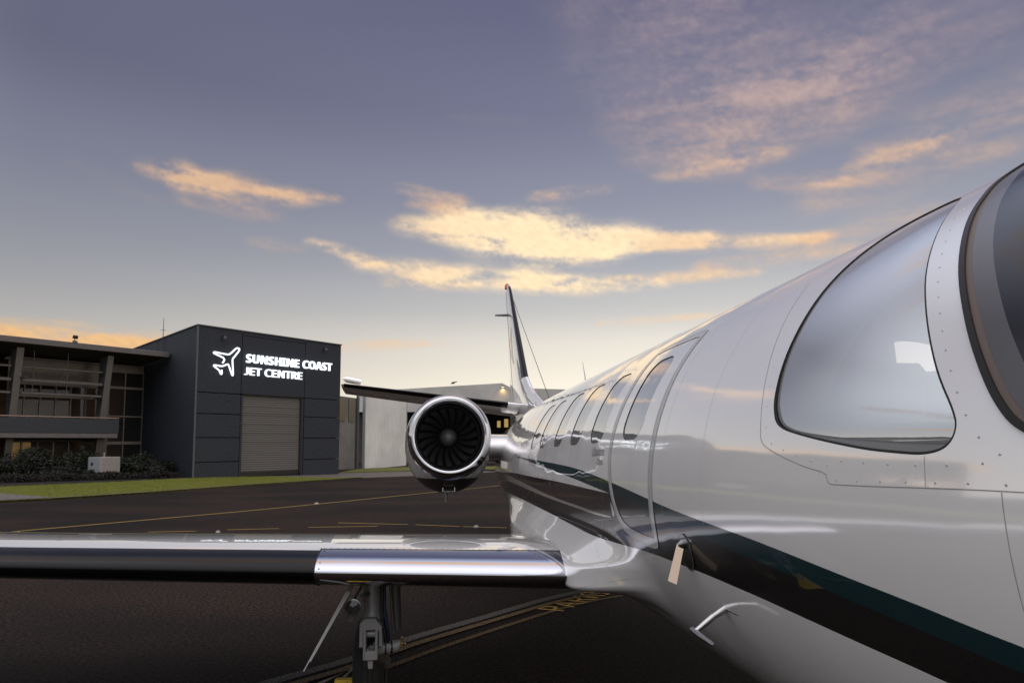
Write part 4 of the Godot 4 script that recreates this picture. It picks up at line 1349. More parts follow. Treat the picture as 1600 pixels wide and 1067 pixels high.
func make_ground() -> void:
	var mb := MB.new()
	var zs := [900.0, 200.0, 60.0, 0.0, -70.0, -150.0, -400.0, -1600.0]
	for i in zs.size() - 1:
		mb.quad(G(-1500, zs[i]), G(1500, zs[i]), G(1500, zs[i + 1]), G(-1500, zs[i + 1]), Vector3.UP)
	structure("ground", mb, M.asphalt)
	# verge of grass before the buildings, with a raised edge strip
	var edge := [Vector2(-26.0, -5.5), Vector2(-19.0, -13.0), Vector2(-14.63, -18.46), Vector2(-13.58, -20.3), Vector2(-12.62, -23.13), Vector2(-11.27, -28.4), Vector2(-9.72, -32.64), Vector2(-8.5, -36.41)]
	var gp := PackedVector2Array(edge + [Vector2(-10.6, -35.7), Vector2(-14.29, -37.7), Vector2(-17.3, -35.6), Vector2(-21.5, -38.5), Vector2(-24.5, -31.0), Vector2(-40.0, -22.0)])
	var gs := MB.new()
	ground_sheet(gs, gp, 0.05, 0.05)
	structure("grass_verge", gs, M.turf)
	var kb := MB.new()
	ribbon(kb, spline(edge), 0.16, 0.058)
	structure("kerb", kb, M.kerb_concrete)
	var pw := MB.new()
	ground_sheet(pw, PackedVector2Array([Vector2(-14.0, -19.7), Vector2(-15.1, -18.3), Vector2(-30, -23.6), Vector2(-30, -25.4), Vector2(-17.33, -21.75)]), 0.062, 0.02)
	structure("footpath", pw, M.concrete)
	var dv := MB.new()
	ground_sheet(dv, PackedVector2Array([Vector2(-18.2, -35.6), Vector2(-14.29, -37.7), Vector2(-10.6, -35.7), Vector2(-8.4, -36.6), Vector2(-6.0, -39.4), Vector2(-1.0, -48.0), Vector2(-4.0, -52.0), Vector2(-9.5, -47.5), Vector2(-12.5, -45.0), Vector2(-17.0, -43.5)]), 0.03, 0.03)
	structure("driveway", dv, M.concrete)
	var g2 := MB.new()
	ground_sheet(g2, PackedVector2Array([Vector2(-12.4, -46.3), Vector2(-9.4, -49.2), Vector2(-3.8, -55.0), Vector2(4.0, -56.0), Vector2(4.0, -66.5), Vector2(-9.8, -66.5), Vector2(-13.5, -57.0)]), 0.05, 0.05)
	structure("grass_strip", g2, M.turf)
	# painted lines
	var yl := MB.new()
	ribbon(yl, spline([Vector2(-12.5, -5.8), Vector2(-9.04, -11.45), Vector2(-7.89, -13.31), Vector2(-6.33, -15.98), Vector2(-5.2, -18.2), Vector2(-3.47, -21.85), Vector2(0.0, -28.9), Vector2(5.0, -38.5)]), 0.10, 0.004)
	structure("taxi_line_marking", yl, M.line_yellow)
	var dl := MB.new()
	for q in [[-6.49, -11.54, -5.69, -11.68], [-5.22, -11.87, -4.35, -12.07], [-3.86, -12.28, -2.58, -12.44], [-3.51, -13.06, -2.05, -12.75], [-1.9, -12.72, -1.0, -12.42], [-0.95, -12.4, -0.1, -12.2], [-7.9, -11.2, -7.1, -11.4]]:
		ribbon(dl, [Vector2(q[0], q[1]), Vector2(q[2], q[3])], 0.065, 0.004)
	structure("dashed_line_marking", dl, M.line_yellow)
	var c1 := MB.new()
	ribbon(c1, spline([Vector2(2.6, -7.3), Vector2(1.7, -7.15), Vector2(0.93, -6.78), Vector2(0.37, -6.32), Vector2(-0.22, -5.62), Vector2(-0.77, -4.97), Vector2(-1.12, -4.45), Vector2(-1.43, -4.1), Vector2(-2.2, -3.2)]), 0.10, 0.004)
	structure("curved_line_marking", c1, M.line_grey)
	var c2 := MB.new()
	ribbon(c2, spline([Vector2(2.6, -7.12), Vector2(1.7, -6.97), Vector2(1.0, -6.62), Vector2(0.45, -6.18), Vector2(-0.14, -5.50), Vector2(-0.69, -4.84), Vector2(-1.04, -4.33), Vector2(-1.35, -3.97), Vector2(-2.1, -3.1)]), 0.07, 0.008)
	ribbon(c2, spline([Vector2(2.6, -6.9), Vector2(1.75, -6.77), Vector2(1.1, -6.44), Vector2(0.56, -6.02), Vector2(0.03, -5.42), Vector2(-0.52, -4.73), Vector2(-0.9, -4.2), Vector2(-1.25, -3.8), Vector2(-2.0, -2.95)]), 0.055, 0.004)
	structure("curved_line_marking", c2, M.line_faded)
	# the word on the apron, read from the left wing side
	var tm := TextMesh.new()
	var sf := SystemFont.new()
	sf.font_names = PackedStringArray(["Droid Sans"])
	tm.font = sf
	tm.text = "PARKING"
	tm.font_size = 64
	tm.pixel_size = 0.01
	tm.depth = 0.0
	var arr := tm.surface_get_arrays(0)
	var vv: PackedVector3Array = arr[Mesh.ARRAY_VERTEX]
	var ix: PackedInt32Array = arr[Mesh.ARRAY_INDEX]
	var bb := tm.get_aabb()
	var wt := MB.new()
	var q: Array = []
	var o := Vector2(0.45, -5.80)
	var along := Vector2(0.62, -0.83).normalized()
	var upv := Vector2(-0.93, -0.36).normalized()
	for p in vv:
		var u := (p.x - bb.position.x) / bb.size.x * 1.42
		var w := (p.y - bb.position.y) / bb.size.y * 0.25
		var e := o + along * u + upv * w
		q.append(G(e.x, e.y, 0.005))
	for i in range(0, ix.size(), 3):
		wt.flat(q[ix[i]], q[ix[i + 1]], q[ix[i + 2]], Vector3.UP)
	structure("parking_marking", wt, M.line_bright)
	# bed of dark mulch before the office
	var bed := MB.new()
	ground_sheet(bed, PackedVector2Array([Vector2(-17.6, -35.2), Vector2(-18.4, -32.0), Vector2(-19.3, -28.6), Vector2(-20.6, -26.2), Vector2(-40, -19.5), Vector2(-42, -26), Vector2(-26, -33.5), Vector2(-21, -38)]), 0.075, 0.04)
	structure("garden_bed", bed, M.soil)
	# low wooded ridge round the airfield, seen mirrored in the flank
	var f := FastNoiseLite.new()
	f.seed = 12; f.frequency = 0.6; f.fractal_octaves = 5
	var rid := MB.new()
	var last: Array = []
	var n := 420
	for i in n + 1:
		var az := deg_to_rad(lerpf(44.0, 316.0, float(i) / n))
		var fade := smooth(0.0, 0.06, float(i) / n) * smooth(1.0, 0.94, float(i) / n)
		var hh := (7.0 + 5.0 * f.get_noise_1d(i * 0.09) + 3.2 * f.get_noise_1d(i * 1.1 + 90.0) + 1.6 * f.get_noise_1d(i * 4.0)) * fade
		var rad := 230.0 + 25.0 * f.get_noise_1d(i * 0.05 + 40.0)
		var dirv := Vector3(sin(az), 0, -cos(az))
		var ring: Array = []
		for e in [[-14.0, -2.0], [-9.0, hh * 0.55], [-4.0, hh * 0.9], [0.0, hh], [8.0, hh * 0.85], [40.0, -2.0]]:
			ring.append(dirv * (rad + e[0]) + Vector3.UP * e[1])
		if i > 0:
			for k in 5:
				rid.quad(last[k], ring[k], ring[k + 1], last[k + 1], Vector3.UP * 0.6 - dirv * (1.0 if k < 3 else -1.0))
		last = ring
	structure("wooded_hills", rid, M.wooded)

func make_grass_blades() -> void:
	var bl := MB.new()
	for k in 5:
		var a := TAU * k / 5.0 + 0.4
		var d := Vector3(cos(a), 0, sin(a))
		var s := Vector3(-d.z, 0, d.x) * 0.006
		var b := d * 0.02
		bl.tri(b - s, b + s, b + d * 0.03 + Vector3.UP * (0.05 + 0.012 * k), Vector3.UP, Vector3.UP, Vector3.UP)
	var mm := MultiMesh.new()
	mm.transform_format = MultiMesh.TRANSFORM_3D
	mm.mesh = bl.mesh()
	var poly := PackedVector2Array([Vector2(-14.9, -18.7), Vector2(-13.75, -20.5), Vector2(-12.8, -23.2), Vector2(-11.45, -28.4), Vector2(-9.9, -32.6), Vector2(-8.7, -36.1), Vector2(-10.6, -35.4), Vector2(-14.2, -37.4), Vector2(-17.4, -35.2), Vector2(-18.6, -30.5), Vector2(-20.5, -26.0), Vector2(-22.0, -24.0), Vector2(-17.5, -21.9), Vector2(-14.2, -19.9)])
	var b := bounds(poly)
	var spots: Array = []
	while spots.size() < 26000:
		var p := Vector2(rng.randf_range(b.position.x, b.end.x), rng.randf_range(b.position.y, b.end.y))
		if Geometry2D.is_point_in_polygon(p, poly):
			spots.append(p)
	mm.instance_count = spots.size()
	for i in spots.size():
		var t := Transform3D(Basis(Vector3.UP, rng.randf() * TAU).scaled(Vector3.ONE * rng.randf_range(0.4, 0.8)), G(spots[i].x, spots[i].y, 0.045))
		mm.set_instance_transform(i, t)
	var o := MultiMeshInstance3D.new()
	o.name = "grass_blades"
	o.multimesh = mm
	o.material_override = M.blade_green
	add_child(o)
	o.set_meta("kind", "stuff")
	o.set_meta("label", "short mown grass blades on the verge along the buildings")
	o.set_meta("category", "grass")

# ---------------------------------------------------------------- buildings
var HB: Transform3D

func make_hall() -> void:
	var th := atan2(782.0, 1000.0)
	var ex := Vector3(sin(th), 0, -cos(th))
	var ez := Vector3(cos(th), 0, sin(th))
	HB = Transform3D(Basis(ex, Vector3.UP, ez), Vector3(-17.38, EYE - 2.08, -35.0))
	var hall := thing("hangar_hall", "dark slate blue panelled hall with a closed grey roller door", "building", HB)
	var core := MB.new()
	var prof := PackedVector2Array([Vector2(-0.30, -0.4), Vector2(-0.30, 8.38), Vector2(-14.0, 7.36), Vector2(-14.0, -0.4)])
	core.prism(prof, Transform3D(Basis(Vector3(0, 0, 1), Vector3.UP, Vector3(-1, 0, 0)), Vector3(0.04, 0, 0)), 9.52)
	var cw := part("wall", core, M.joint_dark, hall)
	# precast front panels
	var rows := [[-0.3, 0.86], [0.88, 2.22], [2.24, 3.55], [3.57, 4.73], [4.75, 8.42]]
	for c in [[0.0, 2.62], [6.86, 9.6]]:
		for r in rows:
			var pm := MB.new()
			pm.bx(Vector3((c[0] + c[1]) * 0.5, (r[0] + r[1]) * 0.5, -0.14), Vector3(c[1] - c[0] - 0.02, r[1] - r[0] - 0.025, 0.30), 0.012)
			part("wall_panel", pm, M.tilt_panel, cw)
	var um := MB.new()
	um.bx(Vector3(4.74, 6.48, -0.14), Vector3(4.2, 3.42, 0.30), 0.012)
	part("wall_panel", um, M.tilt_panel, cw)
	var us := MB.new()
	us.bx(Vector3(4.74, 8.31, -0.135), Vector3(4.2, 0.2, 0.30), 0.012)
	part("wall_panel", us, M.tilt_panel, cw)
	for s in [2.71, 6.77]:
		var jm := MB.new()
		jm.bx(Vector3(s, 2.2, -0.15), Vector3(0.13, 5.0, 0.28), 0.01)
		part("door_jamb", jm, M.tilt_panel, cw)
	# side panels, their heads following the roof
	for s in [[0.0, -4.78], [-4.82, -9.4], [-9.44, -14.0]]:
		var sm := MB.new()
		var h0: float = 8.40 + s[0] * 0.0743
		var h1: float = 8.40 + s[1] * 0.0743
		sm.prism(PackedVector2Array([Vector2(s[0], -0.3), Vector2(s[0], h0), Vector2(s[1], h1), Vector2(s[1], -0.3)]), Transform3D(Basis(Vector3(0, 0, 1), Vector3.UP, Vector3(-1, 0, 0)), Vector3(0.0, 0, -0.06)), 0.035, 0.008)
		part("wall_panel", sm, M.tilt_panel, cw)
	var cf := MB.new()
	cf.bx(Vector3(0.02, 4.05, 0.005), Vector3(0.10, 8.75, 0.05), 0.01)
	part("corner_flashing", cf, M.flashing, hall)
	var cap := MB.new()
	cap.bx(Vector3(4.8, 8.46, -0.02), Vector3(9.66, 0.07, 0.2), 0.015)
	cap.beam(Vector3(0.02, 8.455, -0.12), Vector3(0.02, 7.44, -13.9), 0.14, 0.06, 0.01)
	part("parapet_cap", cap, M.flashing, hall)
	# roller door: one ribbed curtain
	var dr := MB.new()
	var n := 34 * 6
	var prev := Vector3.ZERO
	var pn := Vector3.ZERO
	for i in n + 1:
		var y := lerpf(0.24, 4.70, float(i) / n)
		var ph := float(i) / 6.0
		var z := -0.17 + 0.022 * absf(sin(PI * ph))
		var sl := 0.022 * cos(PI * ph) * PI * signf(sin(PI * ph)) * (34.0 / 4.46)
		var nn := Vector3(0, -sl, 1).normalized()
		var p := Vector3(0, y, z)
		if i > 0:
			var a := prev + Vector3(2.78, 0, 0)
			var b := prev + Vector3(6.70, 0, 0)
			var c := p + Vector3(6.70, 0, 0)
			var d := p + Vector3(2.78, 0, 0)
			dr.tri(a, b, c, pn, pn, nn); dr.tri(a, c, d, pn, nn, nn)
		prev = p; pn = nn
	var door := part("roller_door", dr, M.door_slat, hall)
	var dl := MB.new()
	dl.bx(Vector3(4.74, 0.10, -0.15), Vector3(3.9, 0.26, 0.05), 0.01)
	part("door_seal", dl, M.seal_black, door)
	var rev := MB.new()
	rev.bx(Vector3(4.74, 2.2, -0.26), Vector3(4.0, 5.0, 0.06))
	part("door_recess", rev, M.joint_dark, hall)
	var soft := MB.new()
	soft.bx(Vector3(6.67, 2.4, -0.09), Vector3(0.06, 4.7, 0.16), 0.01)
	soft.bx(Vector3(4.74, 4.74, -0.1), Vector3(3.96, 0.05, 0.18), 0.01)
	part("door_guide", soft, M.joint_dark, hall)
	# side service door outline and rod near the bed
	var sd := MB.new()
	sd.beam(Vector3(-0.035, -0.2, -1.9), Vector3(-0.035, 2.1, -1.9), 0.03, 0.03)
	part("downpipe", sd, M.flashing, hall)
	# floodlights on the front
	for k in [[1.42, 7.82, "left floodlight bracket lamp above the illuminated plane logo"], [8.21, 7.91, "right floodlight bracket lamp above the end of the lettering"]]:
		var fl := thing("wall_floodlight", k[2], "floodlight", HB.translated_local(Vector3(k[0], k[1], 0.012)), "floodlights on the hall front")
		var am := MB.new()
		am.tube([Vector3(0, 0.2, 0), Vector3(0, 0.2, 0.18), Vector3(0, 0.02, 0.26)], [0.025], 8)
		part("bracket", am, M.fitting_dark, fl)
		var hd := MB.new()
		hd.lathe(Vector3(0, 0.06, 0.26), Vector3(0.15, -1, 0.35), [Vector2(-0.1, 0.01), Vector2(-0.08, 0.07), Vector2(0.0, 0.11), Vector2(0.1, 0.13), Vector2(0.11, 0.12), Vector2(0.08, 0.005)], 20)
		part("lamp_head", hd, M.fitting_dark, fl)
		var gl := MB.new()
		gl.lathe(Vector3(0, 0.06, 0.26), Vector3(0.15, -1, 0.35), [Vector2(0.095, 0.115), Vector2(0.1, 0.005)], 20)
		part("lamp_glass", gl, M.flashing, fl)
	# mast aerial behind the office roof end
	var ma := MB.new()
	ma.tube([Vector3(0, 0, 0), Vector3(0, 1.0, 0), Vector3(0, 2.3, 0)], [0.03, 0.022, 0.012], 6)
	ma.tube([Vector3(-0.16, 1.55, 0), Vector3(0.16, 1.58, 0)], [0.012], 6)
	var mo := part("mast_antenna", ma, M.fitting_dark, self)
	mo.transform = HB.translated_local(Vector3(-0.1, 7.0, -4.0))
	tag(mo, "thin rooftop mast antenna standing where the office roof meets the dark hall", "antenna")
	make_sign()

func make_sign() -> void:
	var sg := thing("illuminated_sign", "glowing white plane outline and lettering mounted on the dark hall front", "sign", HB.translated_local(Vector3(0, 0, 0.012)))
	var sf := SystemFont.new()
	sf.font_names = PackedStringArray(["Droid Sans"])
	sf.font_weight = 700
	var plain_face := SystemFont.new()
	plain_face.font_names = PackedStringArray(["Droid Sans"])
	var light_face := FontVariation.new()
	light_face.base_font = plain_face
	light_face.variation_embolden = 0.5
	for row in [["SUNSHINE COAST", 2.80, 8.80, 6.62, 0.50], ["JET CENTRE", 2.80, 6.60, 5.89, 0.45]]:
		var text: String = row[0]
		var face: Font = sf if row[4] > 0.48 else light_face
		var total := face.get_string_size(text, HORIZONTAL_ALIGNMENT_LEFT, -1, 64).x * 0.01
		var sx: float = (row[2] - row[1]) / total
		for i in text.length():
			if text[i] == " ": continue
			var tm := TextMesh.new()
			tm.font = face
			tm.text = text[i]
			tm.font_size = 64
			tm.pixel_size = 0.01
			tm.depth = 0.12
			tm.horizontal_alignment = HORIZONTAL_ALIGNMENT_LEFT
			tm.vertical_alignment = VERTICAL_ALIGNMENT_BOTTOM
			var bb := tm.get_aabb()
			var o := put("sign_letter", tm, M.sign_light, sg)
			var x: float = row[1] + face.get_string_size(text.substr(0, i), HORIZONTAL_ALIGNMENT_LEFT, -1, 64).x * 0.01 * sx
			var over := 1.03 if text[i] in "SCO" else 1.0
			var sy: float = row[4] * over / bb.size.y
			o.position = Vector3(x, row[3] - bb.position.y * sy - row[4] * (over - 1.0) * 0.5, 0.11)
			o.scale = Vector3(sx, sy, 1.0)
	var pts := [[1.41, 6.45], [1.51, 6.62], [1.47, 6.72], [1.38, 6.78], [0.91, 6.95], [0.93, 7.02], [1.03, 7.02], [1.67, 6.97], [1.86, 7.04], [2.16, 7.34], [2.29, 7.40], [2.38, 7.36], [2.36, 7.24], [2.12, 6.9], [2.0, 6.72], [2.01, 6.43], [2.05, 5.88], [1.99, 5.82], [1.79, 6.32], [1.69, 6.4], [1.4, 6.27], [0.98, 6.29], [0.93, 6.22], [1.21, 6.03], [1.33, 5.82], [1.39, 5.86], [1.37, 6.07]]
	var lg := MB.new()
	var path: Array = []
	for i in pts.size() - 1:
		for k in 4:
			var a := Vector2(pts[i][0], pts[i][1])
			var b := Vector2(pts[i + 1][0], pts[i + 1][1])
			var c := Vector2(pts[maxi(i - 1, 0)][0], pts[maxi(i - 1, 0)][1])
			var d := Vector2(pts[mini(i + 2, pts.size() - 1)][0], pts[mini(i + 2, pts.size() - 1)][1])
			var p := a.cubic_interpolate(b, c, d, k / 4.0)
			path.append(Vector3(p.x, p.y, 0.10))
	path.append(Vector3(1.37, 6.07, 0.10))
	lg.tube(path, [0.047], 8)
	part("plane_logo", lg, M.sign_light, sg)
	for q in [[1.6, 6.55, 1.4, 1.4], [5.6, 6.6, 5.8, 1.1]]:
		var al := AreaLight3D.new()
		al.name = "sign_glow"
		al.area_size = Vector2(q[2], q[3])
		al.light_energy = 0.05
		al.light_color = Color(0.9, 0.95, 1.0)
		al.shadow_enabled = true
		al.position = Vector3(q[0], q[1], 0.2)
		al.rotation.y = PI
		sg.add_child(al, true)

func pane_quad(parent: Node, x0: float, x1: float, y0: float, y1: float, z: float, called := "window_pane") -> void:
	var m := MB.new()
	m.quad(Vector3(x0, y0, z), Vector3(x1, y0, z), Vector3(x1, y1, z), Vector3(x0, y1, z), Vector3(0, 0, 1))
	part(called, m, M.building_glass, parent)

func bar(parent: Node, called: String, a: Vector3, b: Vector3, size: Vector2, m: Material) -> void:
	var mb := MB.new()
	mb.beam(a, b, size.x, size.y, minf(size.x, size.y) * 0.12, Vector3(0, 0, 1) if absf((b - a).normalized().z) < 0.9 else Vector3.UP)
	part(called, mb, m, parent)

func make_office() -> void:
	var of := thing("office_building", "two storey terminal office with raked fins, sun louvres and a balcony", "building", HB)
	var L := -15.0
	# roof: thin slab with pale fascia
	var rf := MB.new()
	rf.bx(Vector3((L - 0.14) * 0.5, 7.02, -3.15), Vector3(-L - 0.14, 0.30, 0.12), 0.02)
	rf.bx(Vector3((L - 0.14) * 0.5, 7.16, -8.1), Vector3(-L - 0.14, 0.05, 9.8), 0.01)
	var roof := part("roof", rf, M.fascia_grey, of)
	var so := MB.new()
	so.quad(Vector3(L, 6.88, -3.2), Vector3(-0.14, 6.88, -3.2), Vector3(-0.14, 6.62, -7.2), Vector3(L, 6.62, -7.2), Vector3.DOWN)
	so.quad(Vector3(L, 6.9, -3.2), Vector3(-0.14, 6.9, -3.2), Vector3(-0.14, 7.0, -13.0), Vector3(L, 7.0, -13.0), Vector3.UP)
	part("soffit", so, M.soffit, roof)
	var gt := MB.new()
	gt.bx(Vector3(-0.12, 7.03, -3.5), Vector3(0.06, 0.26, 0.8), 0.01)
	part("gutter_end", gt, M.fascia_grey, roof)
	# rooms behind the glass
	var rm := MB.new()
	for f in [[0.0, 3.1], [3.3, 6.6]]:
		rm.quad(Vector3(L, f[0], -9.4), Vector3(0, f[0], -9.4), Vector3(0, f[1], -9.4), Vector3(L, f[1], -9.4), Vector3(0, 0, 1))
		rm.quad(Vector3(L, f[0], -6.75), Vector3(0, f[0], -6.75), Vector3(0, f[0], -9.4), Vector3(L, f[0], -9.4), Vector3.UP)
		rm.quad(Vector3(L, f[1], -6.75), Vector3(0, f[1], -6.75), Vector3(0, f[1], -9.4), Vector3(L, f[1], -9.4), Vector3.DOWN)
	part("room", rm, M.room_wall, of)
	var sh := MB.new()
	sh.bx(Vector3((L) * 0.5 - 0.05, 3.2, -9.7), Vector3(-L, 7.0, 0.3))
	sh.bx(Vector3(L, 3.2, -8.2), Vector3(0.2, 6.8, 3.0))
	part("wall", sh, M.cladding, of)
	# curtain wall beside the hall
	var cw := Node3D.new()
	var fr := MB.new()
	fr.bx(Vector3(-1.1, 6.35, -6.66), Vector3(2.15, 0.5, 0.1), 0.01)
	var cwm := part("curtain_wall", fr, M.cladding, of)
	cw.free()
	for x in [-2.1, -1.05, -0.04]:
		bar(cwm, "mullion", Vector3(x, -0.2, -6.62), Vector3(x, 6.2, -6.62), Vector2(0.06, 0.12), M.mullion)
	for y in [[5.2, 0.16], [3.5, 0.1], [1.92, 0.2]]:
		bar(cwm, "transom", Vector3(-2.15, y[0], -6.60), Vector3(0.0, y[0], -6.60), Vector2(y[1], 0.13), M.mullion)
	for xx in [[-2.07, -1.08], [-1.02, -0.07]]:
		for yy in [[5.29, 6.1], [3.56, 5.11], [2.03, 3.44], [0.0, 1.81]]:
			pane_quad(cwm, xx[0], xx[1], yy[0], yy[1], -6.64)
	# facade between fins: cladding above, a row of windows below
	for bay in [[-6.75, -2.35], [-10.8, -7.2], [-14.8, -11.2]]:
		var fc := MB.new()
		fc.bx(Vector3((bay[0] + bay[1]) * 0.5, 5.78, -6.66), Vector3(bay[1] - bay[0], 1.4, 0.12), 0.01)
		fc.bx(Vector3((bay[0] + bay[1]) * 0.5, 6.52, -6.6), Vector3(bay[1] - bay[0], 0.1, 0.2), 0.01)
		var fcm := part("facade_bay", fc, M.cladding, of)
		var nb := int(round((bay[1] - bay[0]) / 0.69))
		for k in nb + 1:
			var x: float = lerpf(bay[0] + 0.03, bay[1] - 0.03, float(k) / nb)
			bar(fcm, "mullion", Vector3(x, 3.2, -6.64), Vector3(x, 5.08, -6.64), Vector2(0.075, 0.12), M.mullion)
			if k < nb:
				var x1: float = lerpf(bay[0] + 0.03, bay[1] - 0.03, float(k + 1) / nb)
				pane_quad(fcm, x + 0.04, x1 - 0.04, 4.55, 5.08, -6.66)
				pane_quad(fcm, x + 0.04, x1 - 0.04, 3.2, 4.42, -6.66)
		bar(fcm, "transom", Vector3(bay[0], 4.485, -6.62), Vector3(bay[1], 4.485, -6.62), Vector2(0.13, 0.14), M.mullion)
		# ground floor
		bar(fcm, "head_rail", Vector3(bay[0], 2.06, -6.62), Vector3(bay[1], 2.06, -6.62), Vector2(0.12, 0.14), M.cladding)
		for k in 7:
			var xg: float = lerpf(bay[0] + 0.03, bay[1] - 0.03, k / 6.0)
			bar(fcm, "mullion", Vector3(xg, -0.2, -6.64), Vector3(xg, 2.0, -6.64), Vector2(0.09 if k % 2 else 0.06, 0.12), M.mullion)
			if k < 6:
				pane_quad(fcm, xg + 0.05, lerpf(bay[0] + 0.03, bay[1] - 0.03, (k + 1) / 6.0) - 0.05, 0.0, 2.0, -6.66)
		# balcony floor soffit above
		var ww := MB.new()
		ww.bx(Vector3((bay[0] + bay[1]) * 0.5, 2.6, -6.7), Vector3(bay[1] - bay[0], 1.0, 0.12), 0.01)
		part("spandrel", ww, M.cladding, fcm)
	var bl := MB.new()
	for q in [[-6.6, -5.95], [-5.9, -5.5]]:
		bl.bx(Vector3((q[0] + q[1]) * 0.5, 1.1, -6.95), Vector3(q[1] - q[0], 1.75, 0.02))
	part("lit_window", bl, M.lit_window_blind, of)
	var pier := MB.new()
	pier.bx(Vector3(-2.45, 4.2, -5.6), Vector3(0.3, 2.0, 0.5), 0.02)
	pier.bx(Vector3(-2.55, 1.0, -5.5), Vector3(0.42, 2.4, 0.4), 0.02)
	part("pier", pier, M.cladding, of)
	# raked fins: pale front flange on a deep dark web
	for x: float in [-2.93, -7.0, -11.1]:
		var wb := MB.new()
		var top := 6.72
		var t := Transform3D(Basis(Vector3(0, 0, 1), Vector3.UP, Vector3(-1, 0, 0)), Vector3(x - 0.06, 0, 0))
		wb.prism(PackedVector2Array([Vector2(-3.70, top), Vector2(-5.25, -0.3), Vector2(-5.75, -0.3), Vector2(-5.3, 2.0), Vector2(-5.35, 3.4), Vector2(-5.0, top)]), t, 0.12, 0.01)
		var fin := part("raked_fin", wb, M.column_grey, of)
		var fg := MB.new()
		fg.beam(Vector3(x, top, -3.68), Vector3(x, 3.0, -4.50), 0.30, 0.07, 0.01, Vector3(0, 0.2, 1))
		part("fin_flange", fg, M.column_grey, fin)
		var fg2 := MB.new()
		fg2.beam(Vector3(x, 2.3, -4.66), Vector3(x, -0.3, -5.23), 0.30, 0.07, 0.01, Vector3(0, 0.2, 1))
		part("fin_flange", fg2, M.column_grey, fin)
	# sun louvres between fins
	for bay in [[-6.8, -3.12], [-10.9, -7.2], [-15.0, -11.3]]:
		for k in [[5.84, 0.09, 0.42], [5.16, 0.14, 0.5], [4.50, 0.09, 0.42]]:
			var lv := MB.new()
			lv.box(Transform3D(Basis(Vector3.RIGHT, 0.18), Vector3((bay[0] + bay[1]) * 0.5, k[0], -4.35)), Vector3(bay[1] - bay[0], k[1], k[2]), 0.03)
			part("sun_louvre", lv, M.column_grey, of)
		var rod := MB.new()
		for fx in [0.15, 0.56]:
			var x2: float = lerpf(bay[0], bay[1], fx)
			rod.tube([Vector3(x2, 6.7, -4.35), Vector3(x2, 4.5, -4.35)], [0.018], 6)
		var xb: float = lerpf(bay[0], bay[1], 0.56)
		rod.tube([Vector3(xb, 5.75, -4.3), Vector3(xb - 0.3, 5.2, -4.6)], [0.02], 6)
		part("louvre_rod", rod, M.column_grey, of)
	# balcony
	var pr := MB.new()
	pr.bx(Vector3((L - 2.40) * 0.5, 2.84, -3.64), Vector3(-L - 2.40, 0.76, 0.08), 0.01)
	pr.bx(Vector3(-2.44, 2.84, -4.6), Vector3(0.08, 0.76, 1.84), 0.01)
	var bp := part("balcony_parapet", pr, M.parapet_blue, of)
	var sl := MB.new()
	sl.bx(Vector3((L - 2.44) * 0.5, 2.33, -5.1), Vector3(-L - 2.44, 0.25, 2.96), 0.015)
	part("balcony_slab", sl, M.fascia_grey, bp)
	var hr := MB.new()
	hr.tube([Vector3(L, 3.29, -3.64), Vector3(-2.42, 3.29, -3.64)], [0.035], 8)
	for k in 7:
		hr.tube([Vector3(-2.6 - 2.0 * k, 3.2, -3.64), Vector3(-2.6 - 2.0 * k, 3.29, -3.64)], [0.015], 6)
	part("handrail", hr, M.copper_rail, bp)
	# lamp and security camera
	var rl := thing("roof_floodlight", "small square floodlight standing on the pale office roof edge", "floodlight", HB.translated_local(Vector3(-4.85, 7.17, -3.12)))
	var rs := MB.new()
	rs.bx(Vector3(0, 0.04, 0), Vector3(0.2, 0.12, 0.14), 0.01)
	rs.tube([Vector3(-0.02, 0.08, 0), Vector3(-0.02, 0.2, 0)], [0.02], 8)
	part("base", rs, M.column_grey, rl)
	var rh := MB.new()
	rh.box(Transform3D(Basis(Vector3.UP, 0.3) * Basis(Vector3.RIGHT, 0.35), Vector3(0, 0.28, 0.03)), Vector3(0.24, 0.18, 0.1), 0.015)
	part("lamp_head", rh, M.fitting_dark, rl)
	var sc := thing("security_camera", "dark security camera fixed to the pale flange of the leftmost visible fin", "camera", HB.translated_local(Vector3(-6.9, 5.35, -3.98)))
	var s1 := MB.new()
	s1.bx(Vector3(0, 0, 0.0), Vector3(0.1, 0.14, 0.1), 0.02)
	s1.tube([Vector3(0, 0, 0), Vector3(0.1, -0.06, 0.1)], [0.02], 8)
	part("bracket", s1, M.column_grey, sc)
	var s2 := MB.new()
	s2.box(Transform3D(Basis(Vector3.UP, 0.7), Vector3(0.12, -0.1, 0.16)), Vector3(0.12, 0.12, 0.3), 0.03)
	part("camera_body", s2, M.fitting_dark, sc)
	var hl := thing("bracket_light", "small pale wall light under the office roof left of the louvres", "light", HB.translated_local(Vector3(-7.4, 6.2, -4.2)))
	var h1 := MB.new()
	h1.tube([Vector3(0, 0, -0.3), Vector3(0, 0, 0.05)], [0.02], 8)
	part("arm", h1, M.column_grey, hl)
	var h2 := MB.new()
	h2.lathe(Vector3(0, -0.02, 0.05), Vector3(0, -1, 0.3), [Vector2(-0.06, 0.02), Vector2(0.0, 0.1), Vector2(0.05, 0.14), Vector2(0.05, 0.01)], 16, Vector3.RIGHT)
	part("lamp_head", h2, M.column_grey, hl)

